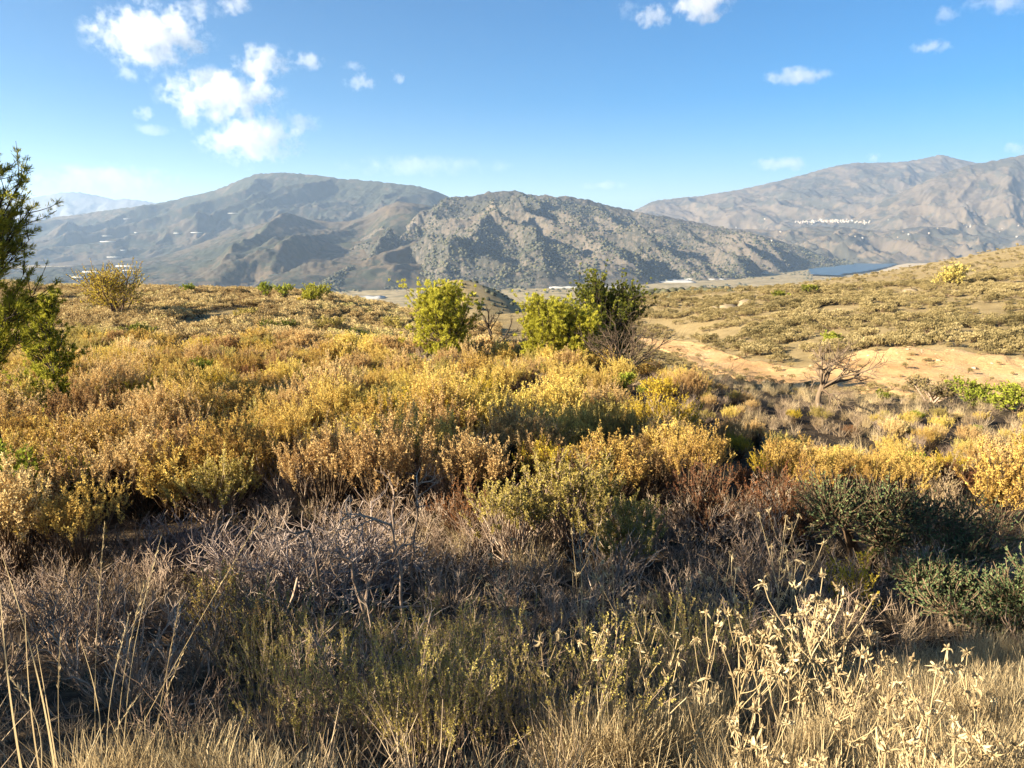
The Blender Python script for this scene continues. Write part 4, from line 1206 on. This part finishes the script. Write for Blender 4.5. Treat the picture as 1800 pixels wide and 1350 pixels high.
# the far left terraces
bpy.context.view_layer.update()
dg = bpy.context.evaluated_depsgraph_get()
def hit(u, v):
    sx, sz = ray(u, v)
    o0 = Vector((0, 1500, sz * 1500)); o0.x = sx * 1500
    d = Vector((sx, 1, sz)).normalized()
    for _ in range(6):
        ok_, loc, nor, fi, ob, mt = SC.ray_cast(dg, o0, d)
        if not ok_: return None
        if ob.name.startswith("haze"): o0 = loc + d * 1.0; continue
        return loc
    return None
def box(g, x, y, z, sx, sy, sz, roof=0.0):
    V = [(x + a * sx / 2, y + b * sy / 2, z + c * sz) for c in (-0.6, 1) for b in (-1, 1) for a in (-1, 1)]
    F = [(0, 1, 5, 4), (2, 6, 7, 3), (0, 4, 6, 2), (1, 3, 7, 5)]
    if roof:
        V += [(x - sx / 2, y, z + sz + roof), (x + sx / 2, y, z + sz + roof)]
        F += [(4, 5, 9, 8), (7, 6, 8, 9)]
        g.add(V, [np.array(F), np.array([(4, 8, 6), (5, 7, 9)])])
    else:
        F += [(4, 5, 7, 6)]; g.add(V, np.array(F))
TERR = [(170, 478, 46), (225, 468, 40), (200, 452, 28), (232, 476, 30), (190, 425, 26), (185, 415, 22), (222, 385, 12), (408, 375, 26), (312, 410, 12), (345, 409, 18), (240, 409, 6), (140, 488, 26), (215, 440, 16)]
for i, (u, v, wpx) in enumerate(TERR):
    l = hit(u, v)
    if l is None: continue
    g = Geo(); w_ = wpx * l.y / FPX
    box(g, 0, 0, 0, w_, 22, 2.6, 1.4)
    o = g.obj("greenhouse", [M_PLASTIC]); o.location = l
    tag(o, "small white greenhouse on the terraces of the hazy left mountain", "greenhouse", "terrace greenhouses on the left mountain")
M_WHITEWASH = plain_mat("whitewash", (0.30, 0.285, 0.26), var=0.06, scale=0.1)
M_CREAMWALL = plain_mat("cream_wall", (0.34, 0.29, 0.23), var=0.06, scale=0.1); M_TANWALL = plain_mat("tan_wall", (0.26, 0.20, 0.15), var=0.06, scale=0.1)
hg = []
for i in range(5):
    g = Geo(); box(g, 0, 0, 0, 9 + 2 * i, 9, 5 + i, 2.0 if i % 2 else 0)
    me = g.mesh("village_house"); me.materials.append((M_WHITEWASH, M_CREAMWALL, M_TANWALL)[i % 3]); hg.append(me)
nh = 0
for i in range(170):
    u = R1.triangular(1382, 1455, 1535); v = 390 + R1.normal(0, 1.3) + 1.6 * math.sin(u / 30.0)
    l = hit(u, v)
    if l is None: continue
    place("village_house", hg[i % 5], l, R1.normal(0, 0.4), 1.0, "tiny pale house of the village strung along the right mountain", "house", "pale houses of the mountain village")
for i in range(26):
    u = R1.uniform(1250, 1800); v = R1.uniform(385, 425)
    l = hit(u, v)
    if l is None: continue
    place("farmhouse", hg[i % 5], l, R1.normal(0, 0.5), 0.9, "lone pale farmhouse scattered on the slopes of the right mountain", "house", "scattered farmhouses on the right mountain")

# ------------------------------------------------------------------ the bank in the foreground
R2 = np.random.default_rng(202)
def tuft_mesh(name, seed, mat, n=110, h=0.34, w=0.0035, spread=0.10, bend=0.5, k=4):
    rng = np.random.default_rng(seed)
    g = Geo()
    a = rng.uniform(0, 2 * np.pi, n); r = spread * np.sqrt(rng.uniform(0, 1, n))
    P0 = np.stack([r * np.cos(a), r * np.sin(a), np.full(n, -0.03)], -1)
    D = cone_dirs(rng, n, bend)
    P = paths(rng, P0, D, h * rng.uniform(0.45, 1.15, n), k, 0.16, -0.03)
    S = unit(np.cross(P[:, -1] - P[:, 0], rng.normal(0, 1, (n, 3))))
    W = w * np.linspace(1, 0.25, k)[None, :, None]
    V = np.stack([P - S[:, None] * W / 2, P + S[:, None] * W / 2], 2)   # n,k,2,3
    i = np.arange(n)[:, None] * 2 * k + np.arange(k - 1)[None] * 2
    F = np.stack([i, i + 1, i + 3, i + 2], -1).reshape(-1, 4)
    g.add(V.reshape(-1, 3), F, np.repeat(rng.uniform(0.1, 1, n), 2 * k))
    me = g.mesh(name); me.materials.append(mat)
    return me

TUFT = [tuft_mesh("grass_tuft", 600 + i, M_STRAW, n=110, h=0.30 + 0.05 * i, w=0.0055) for i in range(3)]
TUFT_G = [tuft_mesh("grey_grass_tuft", 610 + i, M_GREYGRASS, n=46, h=0.34 + 0.05 * i, bend=0.7, w=0.0075) for i in range(3)]
def region(n, y0, y1, t0, t1):
    y = np.sqrt(R2.uniform(y0 * y0, y1 * y1, n)); t = R2.uniform(t0, t1, n)
    return y * t, y
# named tufts
tp = []
for i, (u, d, lab) in enumerate(((1130, 2.9, "straw yellow grass tuft at the bottom, right of the middle"), (1560, 3.3, "dense straw grass tuft behind the pale withered stalks"), (1250, 3.2, "bushy straw tuft left of the pale withered stalks"))):
    tp.append(place("grass_tuft", TUFT[i], at(u, d), i * 1.3, 1.05, lab, "grass tuft"))
tg = []
for i, (u, d, lab) in enumerate(((640, 3.6, "grey dead grass tuft in the shade at the bottom centre left"), (380, 4.2, "grey grass tuft in shade right of the tall stalks"), (1040, 6.0, "grey grass tuft under the olive bush"))):
    tg.append(place("grey_grass_tuft", TUFT_G[i], at(u, d), i * 1.7, 1.05, lab, "grass tuft"))
x, y = region(5200, 1.5, 6.6, -0.85, 0.95)
okk = (perlin(x * 1.1, y * 1.1, 161) > -0.12) & (((x / y > -0.02) & (y < 3.4 + 4.2 * np.clip(x / y, 0, 0.75))) | (y < 2.9 + 0.3 * np.sin(x * 3)))
x, y = x[okk], y[okk]
scatter("dry_grass", tp, np.c_[x, y, ground_z(x, y)], R2.uniform(0, 6.28, len(x)), R2.uniform(0.6, 1.2, len(x)), R2.integers(0, 3, len(x)), tilt=R2.normal(0, 0.22, (len(x), 2)))
x, y = region(650, 2.6, 10.5, -0.9, 0.95)
okk = (perlin(x * 0.8, y * 0.8, 163) > -0.2) & ((y > 3.8) | (x / y < 0.1))
x, y = x[okk], y[okk]
scatter("dead_grass", tg, np.c_[x, y, ground_z(x, y)], R2.uniform(0, 6.28, len(x)), R2.uniform(0.6, 1.35, len(x)), R2.integers(0, 3, len(x)), tilt=R2.normal(0, 0.25, (len(x), 2)))
x, y = region(1600, 10, 42, -0.9, 0.8)
okk = ~on_track(x, y)
x, y = x[okk], y[okk]
scatter("field_grass", tp + tg, np.c_[x, y, ground_z(x, y)], R2.uniform(0, 6.28, len(x)), R2.uniform(0.9, 1.8, len(x)), R2.integers(0, 6, len(x)), tilt=R2.normal(0, 0.2, (len(x), 2)))

# shrubs placed one by one
def shrub(name, meshes, u, d, s, label, rz=0.0, sz=1.0, cat="shrub", group=None):
    return place(name, meshes, at(u, d), rz, s, label, cat, group, sz=sz)
OL2 = [dome_meshes(640 + i, R=0.62, h=1.0, n_sh=150, sh_len=0.22, n_lf=34, lf_l=0.026, lf_w=0.011, n_lobe=8, mats=(M_TWIG, M_OLIVE)) for i in range(3)]
shrub("olive_bush", OL2[0], 905, 10.9, 1.45, "olive shrub at the left of the sprawling bush in the centre", 0.3)
shrub("olive_bush", OL2[1], 1000, 11.6, 1.75, "tallest olive shrub in the middle of the sprawling bush in the centre", 1.3)
shrub("olive_bush", OL2[2], 1100, 10.4, 1.35, "yellowish olive shrub at the right end of the sprawling bush in the centre", 2.3)
RU2 = [shrub_meshes(650 + i, h=0.95, n_st=40, tilt=0.95, n_sh=12, sh_len=0.25, n_lf=20, lf_l=0.024, lf_w=0.010, mats=(M_BROWN, M_RUST), lo=0.15) for i in range(2)]
shrub("rust_bush", RU2[0], 818, 12.4, 1.15, "round rust brown bush left of the olive bush in the centre", 0.5)
shrub("rust_bush", RU2[1], 1245, 12.4, 1.5, "dark reddish bush in shade right of the centre", 1.5)
shrub("rust_bush", RU2[0], 1380, 12.0, 1.55, "dark reddish bush beside the dark green bush on the right", 2.5)
bush("dark_green_bush", 1520, 10.8, 2.2, 1.55, (M_BROWN, M_SAGE), "dark grey green bush in shade at the right, left half of a pair", 660, n=7000, lf=0.045, lobes=12)
bush("dark_green_bush", 1640, 10.3, 2.1, 1.3, (M_BROWN, M_SAGE), "dark grey green bush in shade at the right, right half of a pair", 661, n=7000, lf=0.045, lobes=12)
bush("grey_green_bush", 1700, 7.7, 1.8, 0.85, (M_BROWN, M_SAGE), "low grey green cushion bush near the right edge, behind the straw grass", 662, n=9000, lf=0.04, lobes=10)
bush("grey_green_bush", 1840, 7.0, 1.4, 0.9, (M_BROWN, M_SAGE), "grey green bush cut by the right edge of the picture", 663, n=8000, lf=0.04, lobes=10)
shrub("golden_bush", shrub_meshes(664, h=1.15, n_st=30, tilt=0.8, n_sh=10, n_lf=28, mats=(M_BROWN, M_GOLD)), 1755, 13.0, 1.3, "golden orange bush by the right edge behind the dark green bushes", 0.4)
shrub("broom_plant", shrub_meshes(665, h=0.75, n_st=12, tilt=0.5, n_sh=8, n_lf=22, lf_l=0.028, lf_w=0.014, mats=(M_BROWN, M_YELL)), 1490, 8.2, 1.1, "small yellow green plant in front of the dark green bushes", 0.4)
shrub("broom_plant", shrub_meshes(666, h=0.8, n_st=14, tilt=0.5, n_sh=8, n_lf=18, lf_l=0.022, lf_w=0.01, mats=(M_BROWN, M_GOLD)), 405, 7.2, 1.15, "orange leaved small plant right of the tall grass stalks", 0.4)
shrub("broom_plant", shrub_meshes(667, h=0.8, n_st=24, tilt=0.45, n_sh=7, n_lf=8, lf_l=0.022, lf_w=0.009, mats=(M_BROWN, M_GOLD)), 450, 6.0, 1.1, "brown stalky plant in front of the orange leaved small plant", 1.4)
# tall thin broom with bare lower stems
BR = [shrub_meshes(670 + i, h=0.9, n_st=30, tilt=0.30, n_sh=7, sh_len=0.2, n_lf=16, lf_l=0.017, lf_w=0.007, mats=(M_TWIG, M_OLIVE), spread=0.3, base=0.16, stem_r=0.0035, up=0.06, lo=0.45) for i in range(3)]
for i, (u, d, s, lab) in enumerate(((720, 4.6, 0.85, "thin stemmed broom with pale yellow tips, left of the bottom centre"), (800, 4.2, 0.85, "thin stemmed broom just left of the tallest grey broom"), (870, 5.0, 1.0, "tallest grey stemmed broom in the lower middle"),
                                    (760, 3.5, 0.7, "short thin broom low in the middle of the bottom edge"), (680, 3.9, 0.75, "thin broom in deep shade left of the bottom centre"), (850, 3.7, 0.75, "broom with a golden tip beside the straw grass"), (600, 4.8, 0.75, "low thin broom under the pile of dead branches"))):
    shrub("broom", BR[i % 3], u, d, s, lab, i * 0.9, group="thin stemmed brooms")

x, y = region(46, 3.2, 6.4, -0.45, 0.5)
bp = []
for a, b in zip(x, y):
    if all((a - c) ** 2 + (b - d) ** 2 > 0.16 for c, d in bp) and not (a / b > 0.15 and b < 4.2): bp.append((a, b))
for i, (a, b) in enumerate(bp):
    place("broom", BR[i % 3], (a, b, gz(a, b)), R2.uniform(0, 6.28), R2.uniform(0.6, 1.0), "thin stemmed broom tuft on the shaded bank", "shrub", "broom tufts on the bank")

# grey twig bushes that fill the shaded band
GT = [shrub_meshes(680 + i, h=0.75, n_st=24, tilt=0.95, n_sh=11, sh_len=0.30, n_lf=0, mats=(M_TWIG,), spread=0.7, stem_r=0.0075, sh_r=0.6, wand=0.22, name=("twigs", ""), lo=0.15) for i in range(4)]
x, y = region(900, 4.2, 14.0, -0.85, 0.85)
pts = []
for a, b in zip(x, y):
    if all((a - c) ** 2 + (b - d) ** 2 > 0.62 for c, d in pts) and not (0.05 < a / b < 0.85 and b < 6.2) and not (b > 11 and abs(a / b) > 0.42) and not (6.3 < b < 8.8 and a / b > 0.5) and not any((a - c) ** 2 + (b - d) ** 2 < 0.55 for c, d in ((0.0, 10.6), (0.9, 11.2), (1.7, 10.0), (5.1, 10.4), (-2.2, 8.2), (-1.5, 8.0))):
        pts.append((a, b))
for i, (a, b) in enumerate(pts):
    place("twiggy_shrub", GT[i % 4], (a, b, gz(a, b)), R2.uniform(0, 6.28), R2.uniform(0.75, 1.35), "low grey twiggy dead shrub on the shaded bank", "shrub", "dead twiggy shrubs on the bank")

# the pile of dead grey branches left of the centre
def dead_branch(u, d, tips, r, label, seed, z_up=0.0):
    """a limb from the ground through points given as (u, v, depth)"""
    rng = np.random.default_rng(seed)
    b = at(u, d)
    pts_ = [b - b] + [px(*t) - b for t in tips]
    pts_ = np.array(pts_)
    # refine with a little crookedness
    t = np.linspace(0, 1, 12); tk = np.linspace(0, 1, len(pts_))
    P = np.stack([np.interp(t, tk, pts_[:, i]) for i in range(3)], -1)
    P[1:-1] += rng.normal(0, 0.018, (10, 3))
    g = Geo()
    r = r * 0.72
    tubes(g, P[None], (r * np.linspace(1, 0.22, 12))[None], 6, np.array([0.45]))
    g2 = Geo()
    Pn, Dn, fr = along(rng, P[None], 9, 0.3, 1.0)
    grow(rng, g2, Pn, side_dirs(rng, Dn, np.full(9, 0.7)), rng.uniform(0.15, 0.42, 9), np.full(9, r * 0.4), [(6, 0.25, 0.02, 0.4, 4, 0.3, 1, 0.7, 0.6, 0.6), (4, 0.25, 0.02, 0.5, 0, 0, 0, 0, 0, 0)])
    o = bpy.data.objects.new("dead_branch", None); C.objects.link(o); o.location = b
    g.obj("limb", [M_TWIG], o); g2.obj("twigs", [M_TWIG], o)
    tag(o, label, "branch", "dead grey branches")
dead_branch(655, 7.8, [(640, 1040, 7.7), (665, 1000, 7.8), (715, 955, 8.0)], 0.036, "thick pale forked branch standing in the middle of the dead pile", 701)
dead_branch(728, 9.0, [(722, 960, 8.9), (735, 900, 9.0), (733, 850, 9.0)], 0.034, "upright pale dead stick with a broken top", 702)
dead_branch(690, 9.6, [(690, 900, 9.6), (695, 870, 9.7), (683, 838, 9.8)], 0.028, "tall slender dead branch with many crooked twigs", 703)
dead_branch(710, 8.0, [(690, 925, 7.9), (640, 905, 7.8), (600, 912, 7.8)], 0.032, "pale dead branch lying across the top of the pile", 704)
dead_branch(570, 7.8, [(550, 935, 7.6), (500, 935, 7.5), (430, 952, 7.4)], 0.026, "long dead branch pointing left out of the pile", 705)
dead_branch(480, 6.8, [(520, 1020, 7.0), (560, 970, 7.2), (600, 925, 7.4)], 0.022, "dead branch rising to the right through the pile", 706)
dead_branch(560, 6.4, [(500, 1060, 6.5), (450, 1055, 6.5), (410, 1070, 6.4)], 0.018, "thin dead branch low in front of the pile", 707)
dead_branch(640, 6.8, [(700, 1065, 6.7), (735, 1066, 6.7)], 0.018, "short dead branch pointing right in front of the pile", 708)
dead_branch(650, 7.6, [(620, 990, 7.6), (590, 970, 7.6), (560, 960, 7.6)], 0.030, "thick broken limb buried in the left of the pile", 709)
PILE = [shrub_meshes(710 + i, h=0.95, n_st=44, tilt=1.15, n_sh=14, sh_len=0.36, n_lf=0, mats=(M_PALETWIG,), spread=0.8, stem_r=0.011, sh_r=0.5, wand=0.24, name=("twigs", ""), lo=0.12, up=0.04) for i in range(3)]
for i, (u, d, s, lab) in enumerate(((545, 8.7, 1.6, "big heap of pale grey dead twigs left of the centre"), (450, 9.4, 1.4, "grey dead twig heap at the left end of the pile"), (630, 9.6, 1.6, "grey dead twig heap behind the forked branch"), (350, 10.6, 1.3, "flat heap of dead twigs below the golden shrubs on the left"))):
    shrub("dead_bush", PILE[i % 3], u, d, s, lab, i, 0.8)

# withered pale stalks with whorls of leaves and seed heads
def stalk_meshes(seed, L, n_side=2, leafy=1.0):
    rng = np.random.default_rng(seed)
    g, f = Geo(), Geo(); heads = []
    P = paths(rng, np.zeros((1, 3)), np.array([[rng.normal(0, 0.12), rng.normal(0, 0.12), 1.0]]), np.array([L]), 9, 0.07, 0.05)
    P[..., 2] *= L / P[0, -1, 2]
    tubes(g, P, (0.0038 * np.linspace(1, 0.6, 9))[None], 5, np.array([0.6]))
    tips = [P[0, -1]]; tipd = [unit(P[0, -1] - P[0, -2])]
    if n_side:
        Pn, Dn, fr = along(rng, P, n_side, 0.45, 0.8)
        S = paths(rng, Pn, side_dirs(rng, Dn, np.full(n_side, 0.75)), L * rng.uniform(0.22, 0.42, n_side), 6, 0.08, 0.22)
        tubes(g, S, (0.0028 * np.linspace(1, 0.7, 6))[None] * np.ones((n_side, 1)), 4, rng.uniform(0.3, 0.9, n_side))
        for q in S: tips.append(q[-1]); tipd.append(unit(q[-1] - q[-2]))
    whorls = [(t, d) for t, d in zip(tips, tipd)]
    for fpos in ((0.80, 0.62) if rng.uniform() < 0.7 else (0.75,)):
        k = int(fpos * 8); whorls.append((P[0, k], unit(P[0, k + 1] - P[0, k])))
    for w_i, (c, d) in enumerate(whorls):
        # seed head: a burr of short stiff bracts
        n = 26
        dd = unit(rng.normal(0, 1, (n, 3)) + d * 0.3)
        h_ = Geo(); heads.append(h_)
        leaves(h_, rng, c + dd * 0.003, dd + d * 0.3, rng.uniform(0.012, 0.022, n), 0.007, rng.uniform(0.2, 0.8, n))
        # withered leaves: curled strips
        n = int(rng.integers(3, 7) * leafy)
        if n == 0: continue
        a = rng.uniform(0, 2 * np.pi, n)
        out_ = np.stack([np.cos(a), np.sin(a), rng.uniform(-0.4, 1.0, n)], -1)
        LP = paths(rng, np.repeat(c[None], n, 0), out_, rng.uniform(0.025, 0.06, n), 5, 0.28, rng.choice([-0.35, 0.3]))
        Sd = unit(np.cross(LP[:, -1] - LP[:, 0], rng.normal(0, 1, (n, 3))))
        Wd = np.array([0.25, 0.85, 1.0, 0.75, 0.1])[None, :, None] * rng.uniform(0.006, 0.014, n)[:, None, None]
        nn = unit(np.cross(Sd, LP[:, -1] - LP[:, 0]))[:, None]
        V = np.stack([LP - Sd[:, None] * Wd / 2 + nn * Wd * 0.25, LP, LP + Sd[:, None] * Wd / 2 + nn * Wd * 0.25], 2)
        i = np.arange(n)[:, None, None] * 15 + np.arange(4)[None, :, None] * 3 + np.arange(2)[None, None]
        F = np.stack([i, i + 1, i + 4, i + 3], -1).reshape(-1, 4)
        f.add(V.reshape(-1, 3), F, np.repeat(rng.uniform(0.2, 1, n), 15))
    parts = []
    for nm, q in [("stem", g), ("leaves", f)] + [("seed_head", h) for h in heads]:
        if q.n:
            me = q.mesh(nm); me.materials.append(M_STRAW if (nm == 'stem' or seed % 4 == 1) else M_PALE); parts.append((nm, me))
    return parts
STALKS = [(955, 1120, 3.7), (1085, 955, 5.4), (1030, 935, 5.8), (1060, 1010, 5.0), (1000, 990, 5.2), (918, 980, 5.0), (1140, 1120, 4.0), (1105, 1065, 4.2), (1185, 1140, 3.7), (1250, 995, 4.9), (1215, 1035, 4.6), (1180, 1030, 4.5), (1335, 1015, 4.8),
          (1365, 985, 5.2), (1400, 955, 5.6), (1425, 960, 5.4), (1395, 910, 5.9), (1280, 1100, 3.6), (1305, 1130, 3.5), (1325, 1145, 3.4), (1410, 1065, 3.4), (1430, 1080, 3.3), (1455, 1060, 3.3), (1470, 1090, 3.3), (1505, 1035, 3.4), (1530, 1100, 3.4), (1370, 1150, 3.2), (1490, 1140, 3.1),
          (1555, 1195, 2.9), (1590, 1190, 2.8), (1630, 1185, 2.8), (1655, 1195, 2.7), (1300, 1250, 2.8), (1420, 1300, 2.5), (1215, 1195, 3.2), (1120, 1160, 3.8), (1165, 1075, 4.2), (1235, 1090, 3.9), (1350, 1090, 3.6), (1445, 1130, 3.2), (1395, 1120, 3.2), (1750, 1260, 2.6), (1700, 1290, 2.5), (1790, 1215, 2.8),
          (1080, 1030, 4.6), (1020, 1080, 4.2), (940, 1060, 4.4), (1340, 1290, 2.6), (1640, 1290, 2.5), (1560, 1290, 2.5)]
for i, (u, v, d) in enumerate(STALKS):
    t = px(u, v, d)
    zg = gz(t[0], t[1])
    L = t[2] - zg
    if L < 0.15: L = 0.3
    parts = stalk_meshes(800 + i, L, n_side=4 + (i % 3) if u > 1200 else 2 + (i % 2), leafy=1.5 if u > 1250 else 1.1)
    # lean so that the tip stands where it should is left to the plant
    place("withered_stalk", parts, (t[0], t[1], zg), 0, 1, "pale withered stalk with leaf whorls and round seed heads on the bank", "dry plant", "withered stalks on the bank")

# tall grass at the lower left
def blade(g, rng, P, w, tint, taper=True):
    k = len(P)
    S = unit(np.cross(P[-1] - P[0], np.array([0.2, 1.0, 0.1]))); W = (w * (np.linspace(1, 0.15, k) if taper else np.ones(k)))[:, None]
    V = np.stack([P - S * W / 2, P + S * W / 2], 1).reshape(-1, 3)
    F = np.array([[2 * i, 2 * i + 1, 2 * i + 3, 2 * i + 2] for i in range(k - 1)])
    g.add(V, F, tint)
TALL = [(185, 930, 2.9, 170, 1330, 0.007), (283, 955, 2.9, 215, 1330, 0.006), (462, 912, 2.9, 150, 1345, 0.006), (318, 1062, 2.8, 240, 1330, 0.008), (256, 1030, 2.8, 205, 1330, 0.006), (228, 1090, 2.7, 190, 1320, 0.006), (140, 1128, 2.7, 165, 1330, 0.009), (108, 1120, 2.7, 130, 1340, 0.007),
        (5, 985, 2.8, 110, 1300, 0.014), (0, 1035, 2.7, 60, 1290, 0.016), (45, 1085, 2.7, 95, 1300, 0.012), (65, 1140, 2.7, 120, 1310, 0.012), (20, 1200, 2.6, 40, 1340, 0.008), (245, 1230, 2.6, 200, 1345, 0.006), (410, 1270, 2.6, 380, 1345, 0.006), (325, 1150, 2.7, 262, 1335, 0.005)]
root = bpy.data.objects.new("tall_grass_clump", None); C.objects.link(root)
rb = at(150, 2.7); root.location = rb
tag(root, "clump of tall dry grass stalks at the lower left corner", "grass clump")
for i, (u, v, d, ub, vb, w_) in enumerate(TALL):
    rng = np.random.default_rng(900 + i)
    tip = px(u, v, d); b_ = at(ub, d - 0.1); b_[2] -= 0.05
    t = np.linspace(0, 1, 12)[:, None]
    side = np.array([rng.normal(0, 0.04), rng.normal(0, 0.03), 0.05])
    P = b_ * (1 - t) + tip * t + side * np.sin(np.pi * t) + np.array([0.0, 0, 0.02]) * t
    g = Geo(); 
    if w_ < 0.009:
        tubes(g, P[None], (w_ * 0.32 * np.linspace(1, 0.4, 12))[None], 5, np.array([0.75]))
        # loose panicle at the tip
        n = 40; ff = rng.uniform(8, 11, n); ii_ = np.minimum(ff.astype(int), 10)
        Q = P[ii_] + (P[ii_ + 1] - P[ii_]) * (ff - ii_)[:, None]
        leaves(g, rng, Q, (P[-1] - P[-2]) / np.linalg.norm(P[-1] - P[-2]) * 1.2 + rng.normal(0, 0.25, (n, 3)), rng.uniform(0.012, 0.03, n), 0.0035, 0.8)
    else:
        blade(g, rng, P, w_, 0.8)
    me = g.mesh("stalk"); me.vertices.foreach_set("co", (np.concatenate(g.V) - rb).astype(np.float32).ravel())
    link("stalk", me, [M_STRAW], root)

# shrubs in front of the roadside pine
for i, (u, d, s_, ms, lab) in enumerate(((-20, 11.0, 1.6, GREENS[0], "green leafy shrub at the left edge under the roadside pine"), (75, 11.4, 1.5, GOLD[1], "dull golden shrub right under the crown of the roadside pine"), (20, 10.0, 1.45, GOLD[4], "brown gold shrub at the left edge in front of the roadside pine"), (140, 10.2, 1.05, GOLD[2], "brown gold shrub right of the others in front of the roadside pine"), (60, 13.0, 1.3, YELL[0], "yellow green shrub beside the trunk of the roadside pine"))):
    shrub("pineside_shrub", ms, u, d, s_, lab, i)

# stones and grass on the track
def stone_mesh(seed):
    V, F = blob_mesh("x", seed, flat=0.6)
    me = mesh_np("stone", V * [1, 0.8, 0.7], F); me.materials.append(M_STONE); return me
M_STONE = plain_mat("pale_stone", (0.42, 0.33, 0.22), var=0.3, scale=1.5)
ST = [stone_mesh(950 + i) for i in range(3)]
so = []
for i in range(46):
    j = int(R2.integers(30, 150)); w_ = R2.choice([R2.uniform(0.05, 0.25), R2.uniform(0.75, 0.97)])
    p = TX[int(w_ * 25), j]
    so.append(place("stone", ST[i % 3], (p[0], p[1], p[2] - 0.03), R2.uniform(0, 6.28), R2.uniform(0.06, 0.24), "small pale stone lying on the sandy track", "stone", "stones on the track"))
j = R2.integers(10, 185, 420); w_ = np.r_[R2.beta(0.5, 3.5, 300), R2.uniform(0, 1, 120)]
P = TX[(w_ * 25).astype(int), j] + np.c_[R2.normal(0, 0.3, (420, 2)), np.zeros(420)]
scatter("track_weeds", hp[:5] + tp, P, R2.uniform(0, 6.28, 420), R2.uniform(0.2, 0.6, 420), R2.integers(0, 8, 420))

# ------------------------------------------------------------------ labels that tell the many alike plants apart
MARKS = [(at(u, d)[0], d, t) for u, d, t in ((780, 36, "the left young pine"), (958, 35, "the pine by the dark evergreen"), (1094, 32, "the dark leafless tree"), (868, 33.5, "the twisted snag"), (1437, 29.5, "the wide leafless tree"),
    (1084, 27, "the glossy green bush"), (1150, 25, "the bright yellow bush"), (1245, 27, "the low bare shrub"), (818, 12.4, "the round rust brown bush"), (1000, 11.6, "the central olive bush"), (1245, 12.4, "the dark reddish bush"),
    (1520, 10.8, "the dark green bush pair"), (1755, 13, "the golden orange edge bush"), (545, 8.7, "the big heap of dead twigs"), (690, 9.6, "the tall slender dead branch"), (350, 10.6, "the flat heap of dead twigs"),
    (728, 9.0, "the upright dead stick"), (405, 7.2, "the orange leaved small plant"), (870, 5.0, "the tallest grey broom"), (1490, 8.2, "the yellow green plant"), (1700, 7.7, "the grey green cushion bush"), (150, 2.7, "the tall grass clump"), (20, 9.4, "the roadside pine"), (1640, 36, "the grey green track bush"), (1712, 33, "the round green track bush"), (1672, 104, "the rounded skyline bush"), (1464, 62, "the bush topping the bank"), (1552, 35, "the small dark bush by the track"), (1370, 112, "the flat dark hill bush"), (395, 42, "the spreading green bush"), (208, 60, "the large yellow bush"), (313, 41, "the broken trunk"), (690, 66, "the rim olive bush"))]
tops = {}
for o in C.objects:
    if o.parent is None and o.get("group"): tops.setdefault(o["group"], []).append(o)
for grp, noun in (("golden shrubs of the field", "golden shrub"), ("dead twiggy shrubs on the bank", "grey twiggy shrub"), ("withered stalks on the bank", "pale withered stalk"), ("broom tufts on the bank", "thin broom tuft"), ("leafless grey shrubs in the field", "grey leafless shrub"),
                  ("olive shrubs in the field", "olive shrub"), ("rust brown shrubs in the field", "low rust brown shrub"), ("green shrubs in the field", "small green shrub"), ("yellow shrubs in the field", "yellow leafy shrub"), ("straw shrubs below the track", "straw coloured shrub"), ("hillside shrubs by the track", "small tan shrub"), ("stones on the track", "small pale stone"), ("heath shrubs on the plateau", "low brown heath shrub")):
    if grp in tops: relabel(tops[grp], noun, MARKS)
